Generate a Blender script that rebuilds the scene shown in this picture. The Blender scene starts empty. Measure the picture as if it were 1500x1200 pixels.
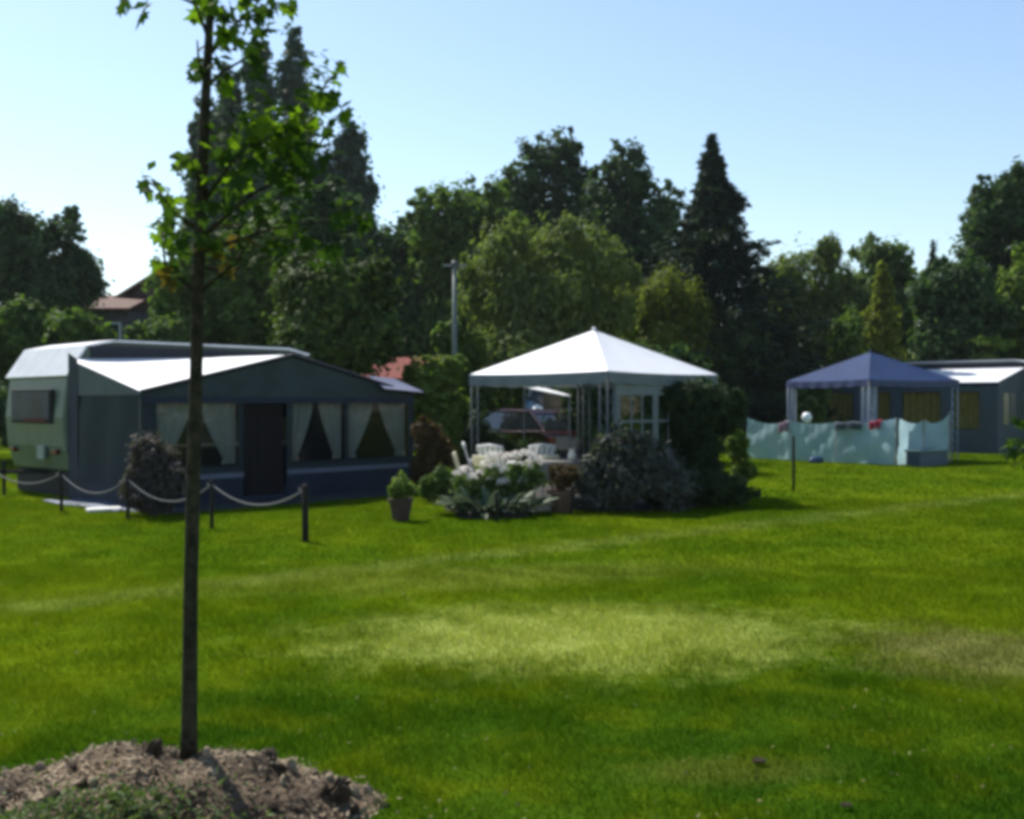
import bpy, math, random
import numpy as np
from mathutils import Vector, Matrix

# ------------------------------------------------------------------ camera, sky, sun, exposure
sc = bpy.context.scene
col = sc.collection
CAM_H, FPX, HORIZ = 1.6, 1500.0, 590.0
cam_data = bpy.data.cameras.new('camera')
cam = bpy.data.objects.new('camera', cam_data); col.objects.link(cam)
cam_data.sensor_width = 36.0; cam_data.lens = 36.0
cam_data.clip_start = 0.05; cam_data.clip_end = 2000
cam.location = (0, 0, CAM_H)
cam.rotation_euler = (math.radians(90 - 0.38), 0, 0)
sc.camera = cam

SUN_EL = math.radians(50)
SUN_AZ = math.atan2(-0.62, 0.78)            # clockwise from +Y
world = bpy.data.worlds.new('World'); sc.world = world; world.use_nodes = True
wn = world.node_tree
for n in list(wn.nodes): wn.nodes.remove(n)
sky = wn.nodes.new('ShaderNodeTexSky'); sky.sky_type = 'NISHITA'; sky.sun_disc = False
sky.sun_elevation = SUN_EL; sky.sun_rotation = SUN_AZ
sky.air_density = 1.2; sky.dust_density = 0.35; sky.ozone_density = 1.6
bg = wn.nodes.new('ShaderNodeBackground'); bg.inputs[1].default_value = 0.110
wo = wn.nodes.new('ShaderNodeOutputWorld')
wn.links.new(sky.outputs[0], bg.inputs[0]); wn.links.new(bg.outputs[0], wo.inputs[0])

sd = bpy.data.lights.new('sun', 'SUN'); sun = bpy.data.objects.new('sun', sd); col.objects.link(sun)
sd.energy = 4.8; sd.angle = math.radians(0.5); sd.color = (1.0, 0.95, 0.86)
sdir = Vector((math.sin(SUN_AZ) * math.cos(SUN_EL), math.cos(SUN_AZ) * math.cos(SUN_EL), math.sin(SUN_EL)))
sun.rotation_euler = sdir.to_track_quat('Z', 'Y').to_euler()
sun.location = (0, 0, 30)

sc.view_settings.view_transform = 'Standard'; sc.view_settings.look = 'None'
sc.view_settings.exposure = 0.66; sc.view_settings.gamma = 1.0
sc.view_settings.use_curve_mapping = False
sc.render.engine = 'CYCLES'
cy = sc.cycles
cy.max_bounces = 6; cy.diffuse_bounces = 3; cy.glossy_bounces = 3; cy.transmission_bounces = 4
cy.transparent_max_bounces = 8; cy.use_denoising = True
cy.caustics_reflective = False; cy.caustics_refractive = False
cy.pixel_filter_type = 'BLACKMAN_HARRIS'; cy.filter_width = 4.2

# ------------------------------------------------------------------ helpers
R = random.Random(7)
def at(px, py, d): return Vector(((px - 750) / FPX * d, d, CAM_H + (HORIZ - py) / FPX * d))
def gx(px, d): return (px - 750) / FPX * d

class NT:
    def __init__(s, m): s.t = m.node_tree
    def n(s, kind, **kw):
        k = s.t.nodes.new('ShaderNode' + kind)
        for a, b in kw.items(): setattr(k, a, b)
        return k
    def l(s, a, b): s.t.links.new(a, b)
    def m(s, op, a, b=None, c=None):
        k = s.n('Math', operation=op)
        for i, v in enumerate((a, b, c)):
            if v is None: continue
            if isinstance(v, (int, float)): k.inputs[i].default_value = v
            else: s.l(v, k.inputs[i])
        return k.outputs[0]
    def noise(s, vec, scale, detail=3, rough=0.55):
        k = s.n('TexNoise'); k.inputs['Scale'].default_value = scale
        k.inputs['Detail'].default_value = detail; k.inputs['Roughness'].default_value = rough
        s.l(vec, k.inputs['Vector']); return k.outputs['Fac']
    def mix(s, fac, a, b, blend='MIX'):
        k = s.n('MixRGB', blend_type=blend)
        for i, v in enumerate((fac, a, b)):
            if isinstance(v, (int, float)): k.inputs[i].default_value = v
            elif isinstance(v, tuple): k.inputs[i].default_value = (*v[:3], 1)
            else: s.l(v, k.inputs[i])
        return k.outputs[0]
    def step(s, v, lo, hi):
        k = s.n('MapRange', interpolation_type='SMOOTHSTEP')
        s.l(v, k.inputs[0]); k.inputs[1].default_value = lo; k.inputs[2].default_value = hi
        return k.outputs[0]

def newmat(name):
    m = bpy.data.materials.new(name); m.use_nodes = True
    for n in list(m.node_tree.nodes): m.node_tree.nodes.remove(n)
    return m, NT(m)

MATS = {}
def mat(name, c, rough=0.7, var=0.25, scale=6.0, c2=None, bump=0.0, bscale=40.0, transl=0.0, metal=0.0, spec=0.3, tcol=None, stain=0.0):
    """principled surface with noise colour variation, weather stains, relief and optional translucency"""
    if name in MATS: return MATS[name]
    m, t = newmat(name)
    tc = t.n('TexCoord').outputs['Object']
    f = t.noise(tc, scale, 5, 0.6)
    c2 = c2 or tuple(x * (1 - var) for x in c)
    color = t.mix(t.step(f, 0.3, 0.7), c, c2)
    if stain:
        g = t.noise(tc, scale * 0.35, 6, 0.7)
        color = t.mix(t.m('MULTIPLY', t.step(g, 0.52, 0.75), stain), color, (0.09, 0.085, 0.06))
    p = t.n('BsdfPrincipled'); t.l(color, p.inputs['Base Color'])
    p.inputs['Roughness'].default_value = rough; p.inputs['Metallic'].default_value = metal
    p.inputs['Specular IOR Level'].default_value = spec
    if bump:
        b = t.n('Bump'); b.inputs['Strength'].default_value = bump; b.inputs['Distance'].default_value = 0.02
        t.l(t.noise(tc, bscale, 4), b.inputs['Height']); t.l(b.outputs[0], p.inputs['Normal'])
    out = t.n('OutputMaterial')
    if transl:
        tr = t.n('BsdfTranslucent')
        if tcol: tr.inputs[0].default_value = (*tcol, 1)
        else: t.l(color, tr.inputs[0])
        mx = t.n('MixShader'); mx.inputs[0].default_value = transl
        t.l(p.outputs[0], mx.inputs[1]); t.l(tr.outputs[0], mx.inputs[2]); t.l(mx.outputs[0], out.inputs[0])
    else: t.l(p.outputs[0], out.inputs[0])
    MATS[name] = m; return m

def leafmat(name, c, c2, transl=0.35, rough=0.65, tcol=None, spec=0.08):
    """foliage: colour runs c -> c2 by a per-leaf attribute and a slow noise"""
    if name in MATS: return MATS[name]
    m, t = newmat(name)
    pos = t.n('NewGeometry').outputs['Position']
    a = t.n('Attribute', attribute_name='v').outputs['Fac']
    oi = t.n('ObjectInfo').outputs['Random']
    f = t.m('ADD', t.m('MULTIPLY', a, 0.6), t.m('MULTIPLY', t.noise(pos, 0.9, 3), 0.7))
    f = t.m('SUBTRACT', f, 0.2)
    color = t.mix(f, c, c2)
    p = t.n('BsdfPrincipled'); t.l(color, p.inputs['Base Color'])
    p.inputs['Roughness'].default_value = rough; p.inputs['Specular IOR Level'].default_value = spec
    tr = t.n('BsdfTranslucent')
    t.l(t.mix(1.0, color, tcol or (1.1, 1.25, 0.5), 'MULTIPLY'), tr.inputs[0])
    mx = t.n('MixShader'); mx.inputs[0].default_value = transl
    t.l(p.outputs[0], mx.inputs[1]); t.l(tr.outputs[0], mx.inputs[2])
    out = t.n('OutputMaterial'); t.l(mx.outputs[0], out.inputs[0])
    MATS[name] = m; return m

def glassmat(name, tint=(0.8, 0.85, 0.85), refl=0.18, rough=0.03):
    if name in MATS: return MATS[name]
    m, t = newmat(name)
    tr = t.n('BsdfTransparent'); tr.inputs[0].default_value = (*tint, 1)
    g = t.n('BsdfGlossy'); g.inputs['Roughness'].default_value = rough; g.inputs[0].default_value = (0.9, 0.93, 1, 1)
    tc = t.n('TexCoord').outputs['Object']
    b = t.n('Bump'); b.inputs['Strength'].default_value = 0.25; b.inputs['Distance'].default_value = 0.03
    t.l(t.noise(tc, 3.0, 3), b.inputs['Height']); t.l(b.outputs[0], g.inputs['Normal'])
    mx = t.n('MixShader'); mx.inputs[0].default_value = refl
    t.l(tr.outputs[0], mx.inputs[1]); t.l(g.outputs[0], mx.inputs[2])
    out = t.n('OutputMaterial'); t.l(mx.outputs[0], out.inputs[0])
    MATS[name] = m; return m

class MB:
    """collects shapes for ONE mesh object"""
    def __init__(s): s.v = []; s.f = []
    def add(s, vs, fs):
        o = len(s.v); s.v += [tuple(v) for v in vs]; s.f += [tuple(i + o for i in f) for f in fs]; return s
    def box(s, a, b, M=None):
        (x0, y0, z0), (x1, y1, z1) = a, b
        vs = [Vector(p) for p in ((x0,y0,z0),(x1,y0,z0),(x1,y1,z0),(x0,y1,z0),(x0,y0,z1),(x1,y0,z1),(x1,y1,z1),(x0,y1,z1))]
        if M: vs = [M @ v for v in vs]
        return s.add(vs, [(0,3,2,1),(4,5,6,7),(0,1,5,4),(1,2,6,5),(2,3,7,6),(3,0,4,7)])
    def tube(s, pts, rad, n=8, cap=True):
        pts = [Vector(p) for p in pts]
        if isinstance(rad, (int, float)): rad = [rad] * len(pts)
        vs = []; fs = []
        ref = None
        for i, p in enumerate(pts):
            a = pts[max(i - 1, 0)]; b = pts[min(i + 1, len(pts) - 1)]
            d = (b - a).normalized() if (b - a).length > 1e-9 else Vector((0, 0, 1))
            if ref is None: ref = d.orthogonal().normalized()
            ref = (ref - d * ref.dot(d)).normalized(); q = d.cross(ref)
            for k in range(n):
                t = 2 * math.pi * k / n
                vs.append(p + (ref * math.cos(t) + q * math.sin(t)) * rad[i])
        for i in range(len(pts) - 1):
            for k in range(n):
                k2 = (k + 1) % n
                fs.append((i*n+k, i*n+k2, (i+1)*n+k2, (i+1)*n+k))
        if cap:
            fs.append(tuple(range(n - 1, -1, -1))); fs.append(tuple((len(pts)-1)*n + k for k in range(n)))
        return s.add(vs, fs)
    def lathe(s, prof, n=16, c=(0, 0, 0)):
        vs = []; fs = []
        for r, z in prof:
            for k in range(n):
                t = 2 * math.pi * k / n; vs.append((c[0] + r*math.cos(t), c[1] + r*math.sin(t), c[2] + z))
        for i in range(len(prof) - 1):
            for k in range(n):
                k2 = (k + 1) % n; fs.append((i*n+k, i*n+k2, (i+1)*n+k2, (i+1)*n+k))
        return s.add(vs, fs)
    def extrude_xz(s, prof, y0, y1):
        n = len(prof)
        vs = [(x, y0, z) for x, z in prof] + [(x, y1, z) for x, z in prof]
        fs = [tuple(range(n)), tuple(range(2*n - 1, n - 1, -1))]
        for i in range(n):
            j = (i + 1) % n; fs.append((i, i + n, j + n, j))
        return s.add(vs, fs)
    def grid(s, fn, nu, nv):
        """fn(u,v)->point, u,v in 0..1"""
        vs = [fn(i / nu, j / nv) for j in range(nv + 1) for i in range(nu + 1)]
        fs = [(j*(nu+1)+i, j*(nu+1)+i+1, (j+1)*(nu+1)+i+1, (j+1)*(nu+1)+i) for j in range(nv) for i in range(nu)]
        return s.add(vs, fs)
    def quad(s, a, b, c, d, nu=1, nv=1, fn=None):
        a, b, c, d = map(Vector, (a, b, c, d))
        def f(u, v):
            p = (a*(1-u) + b*u)*(1-v) + (d*(1-u) + c*u)*v
            return p + fn(u, v) if fn else p
        return s.grid(f, nu, nv)
    def mesh(s, name, smooth=False):
        me = bpy.data.meshes.new(name); me.from_pydata(s.v, [], s.f); me.update()
        if smooth: me.polygons.foreach_set('use_smooth', [True] * len(me.polygons))
        return me
    def build(s, name, m, parent=None, smooth=False, bevel=0, solid=0):
        return obj(name, s.mesh(name, smooth), m, parent, bevel, solid)

def obj(name, me, m, parent=None, bevel=0, solid=0):
    if m and not me.materials: me.materials.append(m)
    o = bpy.data.objects.new(name, me); col.objects.link(o)
    if parent: o.parent = parent
    if bevel:
        b = o.modifiers.new('bevel', 'BEVEL'); b.width = bevel; b.segments = 2; b.limit_method = 'ANGLE'
    if solid:
        b = o.modifiers.new('thickness', 'SOLIDIFY'); b.thickness = solid; b.offset = 0
    return o
def tag(o, label, cat, group=None):
    o['label'] = label; o['category'] = cat
    if group: o['group'] = group
    return o
def thing(name, label, cat, loc=(0, 0, 0), rz=0.0, group=None):
    o = bpy.data.objects.new(name, None); col.objects.link(o)
    o.location = loc; o.rotation_euler = (0, 0, rz); o.empty_display_size = 0.2
    return tag(o, label, cat, group)
def copy_tree(o, parent=None):
    c = o.copy(); col.objects.link(c); c.parent = parent
    for ch in list(o.children): copy_tree(ch, c)
    return c

# numpy leaf clouds ---------------------------------------------------
def norm(a): return a / np.maximum(np.linalg.norm(a, axis=1, keepdims=True), 1e-9)
def np_mesh(name, V, nper, att=None):
    """V: (n*nper,3); each leaf is one polygon of nper corners"""
    me = bpy.data.meshes.new(name); nv = len(V); npoly = nv // nper
    me.vertices.add(nv); me.vertices.foreach_set('co', V.astype(np.float32).ravel())
    me.loops.add(nv); me.loops.foreach_set('vertex_index', np.arange(nv, dtype=np.int32))
    me.polygons.add(npoly)
    me.polygons.foreach_set('loop_start', np.arange(0, nv, nper, dtype=np.int32))
    try: me.polygons.foreach_set('loop_total', np.full(npoly, nper, dtype=np.int32))
    except Exception: pass
    me.update(calc_edges=True)
    if att is not None:
        a = me.attributes.new('v', 'FLOAT', 'POINT'); a.data.foreach_set('value', np.repeat(att, nper).astype(np.float32))
    return me
def leaf_cloud(name, P, N, size, asp, rng, long_dir=None):
    n = len(P); N = norm(N)
    T = rng.normal(size=(n, 3)) if long_dir is None else long_dir + rng.normal(size=(n, 3)) * 0.35
    T = norm(T - N * np.sum(T * N, axis=1, keepdims=True)); B = np.cross(N, T)
    s = (size * rng.uniform(0.6, 1.4, n))[:, None]
    V = np.empty((n, 4, 3))
    V[:, 0] = P - T*s; V[:, 1] = P + B*s*asp + N*s*0.15; V[:, 2] = P + T*s; V[:, 3] = P - B*s*asp + N*s*0.15
    return np_mesh(name, V.reshape(-1, 3), 4, rng.uniform(0, 1, n))
def crown_points(lobes, n, rng, clump=0.28, per=26, shell=0.72, stretch=1.0):
    L = np.array(lobes, float); w = (L[:, 3]*L[:, 4] + L[:, 4]*L[:, 5] + L[:, 3]*L[:, 5]); w /= w.sum()
    nc = max(8, n // per); li = rng.choice(len(L), nc, p=w)
    d = norm(rng.normal(size=(nc, 3))); C = L[li, :3]; Rr = L[li, 3:]
    rad = shell + (1.02 - shell) * rng.uniform(0, 1, nc) + rng.normal(size=nc) * 0.06
    rad[rng.uniform(0, 1, nc) < 0.18] *= 0.55
    cc = C + d * Rr * rad[:, None]
    rm = Rr.min(axis=1) * clump * rng.uniform(0.6, 1.35, nc)
    k = rng.integers(0, nc, n)
    g = rng.normal(size=(n, 3)) * 0.55; g[:, 2] *= stretch
    P = cc[k] + g * rm[k][:, None]
    N = norm(d[k] * 0.7 + g * 0.5 + rng.normal(size=(n, 3)) * 0.55 + np.array([0, 0, 0.45]))
    return P, N
def crown_mesh(name, lobes, n, leaf, seed, asp=0.55, clump=0.28, shell=0.72, stretch=1.0, droop=False, per=38, zmin=None, fill=0.36):
    rng = np.random.default_rng(seed)
    P, N = crown_points(lobes, n, rng, clump, per, shell, stretch)
    if fill:
        L = np.array(lobes, float); nf = int(n*fill); w = L[:, 3]*L[:, 4]*L[:, 5]; w = w/w.sum()
        li = rng.choice(len(L), nf, p=w); d = norm(rng.normal(size=(nf, 3))) * (rng.uniform(0, 1, nf) ** (1/3) * 0.84)[:, None]
        P = np.concatenate([P, L[li, :3] + d * L[li, 3:]]); N = np.concatenate([N, norm(rng.normal(size=(nf, 3)) + np.array([0, 0, .4]))]); n = n + nf
        leaf = np.concatenate([np.full(n - nf, leaf), np.full(nf, leaf*1.35)])
    if zmin is not None: P[:, 2] = np.maximum(P[:, 2], zmin + rng.uniform(0, 0.05, n))
    ld = np.array([0, 0, -1.0]) if droop else None
    return leaf_cloud(name, P, N, leaf, asp, rng, ld)

M_BARK = mat('bark', (0.075, 0.058, 0.042), 0.9, 0.45, 9, bump=0.6, bscale=30)
LEAVES = dict(
    dark=leafmat('leaves_dark', (0.030, 0.060, 0.028), (0.082, 0.135, 0.052), 0.38),
    blue=leafmat('leaves_poplar', (0.042, 0.078, 0.056), (0.090, 0.142, 0.090), 0.36),
    mid=leafmat('leaves_mid', (0.052, 0.100, 0.026), (0.150, 0.215, 0.060), 0.45),
    light=leafmat('leaves_light', (0.085, 0.145, 0.026), (0.190, 0.255, 0.060), 0.45),
    willow=leafmat('leaves_willow', (0.085, 0.130, 0.040), (0.205, 0.245, 0.090), 0.46),
    yellow=leafmat('leaves_yellow', (0.090, 0.118, 0.020), (0.200, 0.225, 0.044), 0.45),
    spruce=leafmat('needles_spruce', (0.020, 0.038, 0.028), (0.044, 0.070, 0.046), 0.2),
    mauve=leafmat('leaves_mauve', (0.055, 0.045, 0.045), (0.130, 0.115, 0.105), 0.25),
    purple=leafmat('leaves_purple', (0.030, 0.038, 0.030), (0.115, 0.125, 0.110), 0.20),
    climber=leafmat('leaves_climber', (0.016, 0.034, 0.016), (0.045, 0.075, 0.026), 0.28),
    tips=leafmat('leaves_fruit', (0.012, 0.026, 0.010), (0.105, 0.160, 0.036), 0.34),
    red=leafmat('leaves_russet', (0.060, 0.050, 0.020), (0.120, 0.070, 0.035), 0.30),
)
# ------------------------------------------------------------------ ground: lawn
def lawn_color(t):
    pos = t.n('NewGeometry').outputs['Position']
    sp = t.n('SeparateXYZ'); t.l(pos, sp.inputs[0]); X, Y = sp.outputs[0], sp.outputs[1]
    fl = t.n('CombineXYZ'); t.l(X, fl.inputs[0]); t.l(Y, fl.inputs[1]); fl = fl.outputs[0]
    n1 = t.noise(fl, 0.42, 4); n2 = t.noise(fl, 2.2, 4); n3 = t.noise(fl, 9.0, 3)
    # near grass darkened to imitate shade between blades, grass by the pitches lighter
    zone = t.step(t.m('ADD', Y, t.m('MULTIPLY', t.m('SUBTRACT', n1, 0.5), 6.0)), 3.2, 8.2)
    near_shaded = t.mix(t.step(n1, 0.38, 0.64), (0.024, 0.066, 0.004), (0.042, 0.090, 0.005))
    far_bright = t.mix(t.step(n1, 0.38, 0.64), (0.064, 0.118, 0.004), (0.108, 0.158, 0.005))
    c = t.mix(zone, near_shaded, far_bright)
    c = t.mix(t.m('MULTIPLY', t.step(n2, 0.46, 0.66), 0.5), c, (0.105, 0.140, 0.004))
    c = t.mix(t.m('MULTIPLY', t.step(n3, 0.52, 0.78), 0.38), c, (0.022, 0.056, 0.003))
    def ell(cx, cy, rx, ry, ang, soft=0.65, wob=1.4):
        ca, sa = math.cos(ang), math.sin(ang)
        dx = t.m('SUBTRACT', X, cx); dy = t.m('SUBTRACT', Y, cy)
        u = t.m('DIVIDE', t.m('ADD', t.m('MULTIPLY', dx, ca), t.m('MULTIPLY', dy, sa)), rx)
        v = t.m('DIVIDE', t.m('SUBTRACT', t.m('MULTIPLY', dy, ca), t.m('MULTIPLY', dx, sa)), ry)
        r = t.m('SQRT', t.m('ADD', t.m('MULTIPLY', u, u), t.m('MULTIPLY', v, v)))
        r = t.m('ADD', r, t.m('MULTIPLY', t.m('SUBTRACT', n2, 0.5), wob))
        r = t.m('ADD', r, t.m('MULTIPLY', t.m('SUBTRACT', n3, 0.5), 1.0))
        return t.step(r, 1.0 + soft * 0.5, 1.0 - soft)
    dry = ell(0.45, 7.05, 1.75, 1.05, 0.10)
    c = t.mix(t.m('MULTIPLY', dry, t.m('ADD', 0.55, t.m('MULTIPLY', n3, 0.6))), c, (0.29, 0.33, 0.08))
    dry2 = ell(-0.3, 9.4, 2.6, 0.7, 0.25)
    c = t.mix(t.m('MULTIPLY', dry2, 0.4), c, (0.16, 0.18, 0.04))
    br = ell(2.95, 6.55, 0.8, 0.8, 0.3)
    c = t.mix(t.m('MULTIPLY', br, 0.75), c, (0.150, 0.145, 0.052))
    br2 = ell(0.95, 4.45, 0.5, 0.18, 0.1)
    c = t.mix(t.m('MULTIPLY', br2, 0.5), c, (0.11, 0.13, 0.02))
    # worn line of pale grass that crosses the lawn
    ln = t.m('ABSOLUTE', t.m('SUBTRACT', t.m('MULTIPLY', t.m('ADD', X, 1.27), 0.608), t.m('MULTIPLY', t.m('SUBTRACT', Y, 10.0), 0.793)))
    ln = t.m('ADD', ln, t.m('MULTIPLY', t.m('SUBTRACT', n2, 0.5), 0.9))
    c = t.mix(t.m('MULTIPLY', t.step(ln, 0.5, 0.0), 0.30), c, (0.21, 0.24, 0.08))
    return c, n3, fl

m_lawn, t = newmat('lawn')
c, n3, fl = lawn_color(t)
p = t.n('BsdfPrincipled'); t.l(c, p.inputs['Base Color']); p.inputs['Roughness'].default_value = 0.9
p.inputs['Specular IOR Level'].default_value = 0.0
b = t.n('Bump'); b.inputs['Strength'].default_value = 0.7; b.inputs['Distance'].default_value = 0.04
t.l(t.noise(fl, 30, 5, 0.7), b.inputs['Height']); t.l(b.outputs[0], p.inputs['Normal'])
o_ = t.n('OutputMaterial'); t.l(p.outputs[0], o_.inputs[0])

m_grass, t = newmat('grass_blades')
c, n3, fl = lawn_color(t)
a = t.n('Attribute', attribute_name='v').outputs['Fac']
c = t.mix(a, t.mix(1.0, c, (1.25, 1.18, 1.2), 'MULTIPLY'), t.mix(1.0, c, (0.55, 0.68, 0.6), 'MULTIPLY'))
p = t.n('BsdfPrincipled'); t.l(c, p.inputs['Base Color']); p.inputs['Roughness'].default_value = 0.6
p.inputs['Specular IOR Level'].default_value = 0.0
tr = t.n('BsdfTranslucent'); t.l(t.mix(1.0, c, (1.3, 1.3, 0.5), 'MULTIPLY'), tr.inputs[0])
mx = t.n('MixShader'); mx.inputs[0].default_value = 0.42
t.l(p.outputs[0], mx.inputs[1]); t.l(tr.outputs[0], mx.inputs[2])
o_ = t.n('OutputMaterial'); t.l(mx.outputs[0], o_.inputs[0])

g = MB()
S = 400
g.add([(-S, -40, 0), (S, -40, 0), (S, 700, 0), (-S, 700, 0)], [(0, 1, 2, 3)])
lawn = g.build('lawn', m_lawn); lawn['kind'] = 'structure'

MOUND = Vector((-1.42, 3.93, 0)); MR = (0.86, 0.76); MH = 0.2
def mound_h(x, y):
    r = math.hypot((x - MOUND.x) / MR[0], (y - MOUND.y) / MR[1])
    return MH * max(0.0, 1 - r ** 1.6)
AWO = (gx(205, 15.5) - 2.5*0.7302, 15.5 + 2.5*0.6832); AWC, AWS = 0.6832, 0.7302
BED = [(gx(q[0], CAM_H*FPX/(q[1]-HORIZ)), CAM_H*FPX/(q[1]-HORIZ)) for q in ((652,748),(700,758),(775,757),(800,748),(850,748),(905,751),(965,750),(1050,741),(1092,733),(1096,722),(1080,712),(960,708),(700,712),(655,722))]
def grass_mesh():
    rng = np.random.default_rng(3)
    Vs = []; As = []
    for d0, d1, dens, w, h in ((2.6, 6.0, 9000, 0.0035, 0.040), (6.0, 10.0, 4200, 0.006, 0.042), (10, 17, 1500, 0.011, 0.045), (17, 32, 330, 0.022, 0.05)):
        xm = 0.62 * d1 + 0.8; area = 2 * xm * (d1 - d0); n = int(area * dens)
        x = rng.uniform(-xm, xm, n); y = rng.uniform(d0, d1, n)
        keep = np.abs(x) < 0.60 * y + 0.9
        rr = np.hypot((x - MOUND.x) / MR[0], (y - MOUND.y) / MR[1]) + rng.normal(size=n) * 0.13
        keep &= rr > 0.93
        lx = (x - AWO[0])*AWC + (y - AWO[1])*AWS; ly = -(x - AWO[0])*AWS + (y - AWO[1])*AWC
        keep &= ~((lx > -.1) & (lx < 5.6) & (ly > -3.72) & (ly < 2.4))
        bx = np.array([q[0] for q in BED]); by = np.array([q[1] for q in BED]); ins = np.zeros(n, bool)
        for i in range(len(BED)):
            j = i - 1; cond = (by[i] > y) != (by[j] > y)
            ins ^= cond & (x < (bx[j]-bx[i])*(y-by[i])/(by[j]-by[i]+1e-9) + bx[i])
        keep &= ~ins
        x = x[keep]; y = y[keep]; n = len(x)
        # clumpy heights
        hh = h * rng.uniform(0.45, 1.3, n) * (1 + .9*(rng.uniform(0,1,n) < .02)) * (0.75 + 0.4 * np.sin(x*5.1 + 2*np.sin(y*3.3)) * np.sin(y*4.3 + 1.7*np.sin(x*2.9)))
        ang = rng.uniform(0, 2*math.pi, n); lean = rng.uniform(0.1, 0.9, n) * hh; la = rng.uniform(0, 2*math.pi, n)
        V = np.zeros((n, 3, 3)); wx = np.cos(ang)*w*0.5; wy = np.sin(ang)*w*0.5
        V[:, 0] = np.stack([x - wx, y - wy, np.zeros(n)], 1); V[:, 1] = np.stack([x + wx, y + wy, np.zeros(n)], 1)
        V[:, 2] = np.stack([x + np.cos(la)*lean, y + np.sin(la)*lean, hh], 1)
        Vs.append(V.reshape(-1, 3)); As.append(rng.uniform(0, 1, n))
    return np_mesh('grass', np.concatenate(Vs), 3, np.concatenate(As))
bed = MB(); bed.add([(x_, y_, .012) for x_, y_ in BED], [tuple(range(len(BED)))])
bed = bed.build('shade_bed', mat('shade_dark_soil', (0.030,0.026,0.022), .95, .4, 8, bump=.8, bscale=25)); bed['kind'] = 'structure'  # near-black bed puts the shade under the shrubs into its colour
grass = obj('grass', grass_mesh(), m_grass)
grass['kind'] = 'stuff'; grass['label'] = 'short mown green grass of the camping lawn'; grass['category'] = 'grass'

# ------------------------------------------------------------------ background: far wood, trees, hedges, houses
def tree(name, label, base_px, d, lobes_px, n, leaf, kind, seed, group='trees behind the pitches', tr=0.16, limbs=True, zmin=None, **kw):
    """lobes_px: (px, py, half width px, half height px[, depth offset m])"""
    X = gx(base_px, d); root = thing(name, label, 'tree' if 'bush' not in name and 'shrub' not in name and 'hedge' not in name else name.split('_')[-1], (X, d, 0), 0, group)
    k = d / FPX; L = []
    for i, lb in enumerate(lobes_px):
        px, py, rx, ry = lb[:4]; dy = lb[4] if len(lb) > 4 else ((i * 37) % 11 - 5) / 5 * 0.5 * rx * k
        L.append(((px - 750) * k - X, dy, CAM_H + (HORIZ - py) * k, rx * k, rx * k * 0.85, ry * k))
    rs = random.Random(seed*3+1); L2_ = list(L)
    for (a, b_, c, e, f, h) in L:
        for q in range(3):
            th = rs.uniform(0, 6.283); el = rs.uniform(-.1, 1.25); q_ = rs.uniform(.30, .46)
            L2_.append((a + e*.86*math.cos(th)*math.cos(el), b_ + f*.86*math.sin(th)*math.cos(el), c + h*.86*math.sin(el), e*q_, f*q_, h*q_*1.15))
    obj('crown', crown_mesh('crown', L2_, int(n*1.15), leaf, seed, zmin=zmin, **kw), LEAVES[kind], root)
    zc = max(l[2] for l in L); tb = MB(); rr = random.Random(seed)
    top = max(L, key=lambda l: l[2])
    tb.tube([(0, 0, -0.1), (rr.uniform(-.1, .1), 0, zc*0.3), (top[0]*0.5, top[1]*0.5, zc*0.65), (top[0], top[1], top[2] + top[5]*0.5)], [tr, tr*0.8, tr*0.5, tr*0.12], 8)
    if limbs:
        for l in L:
            z0 = max(0.4, min(l[2]*0.55, zc*0.6)); f = z0 / max(zc, 0.1)
            s = (top[0]*max(0, f-.3), top[1]*max(0, f-.3), z0)
            mid = ((s[0]+l[0])/2, (s[1]+l[1])/2, (s[2]+l[2])/2 + 0.1*l[5])
            tb.tube([s, mid, (l[0], l[1], l[2] + l[5]*0.4)], [tr*0.5, tr*0.33, tr*0.1], 6)
    tb.build('trunk', M_BARK, root, smooth=True)
    return root

# far wood that reads as one mass behind everything
rng = np.random.default_rng(11); FL = []
for i in range(46):
    x = -78 + i * 3.5 + rng.uniform(-1, 1); d = 72 + rng.uniform(-4, 6); h = rng.uniform(2.4, 4.2)
    FL.append((x, d, h * 0.75, 3.0, 2.2, h))
far = obj('far_wood', crown_mesh('far_wood', FL, 26000, 0.30, 12, clump=0.3, zmin=0.1), LEAVES['dark'])
far['kind'] = 'stuff'; far['label'] = 'far dark belt of woodland behind the trees'; far['category'] = 'woodland'

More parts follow.
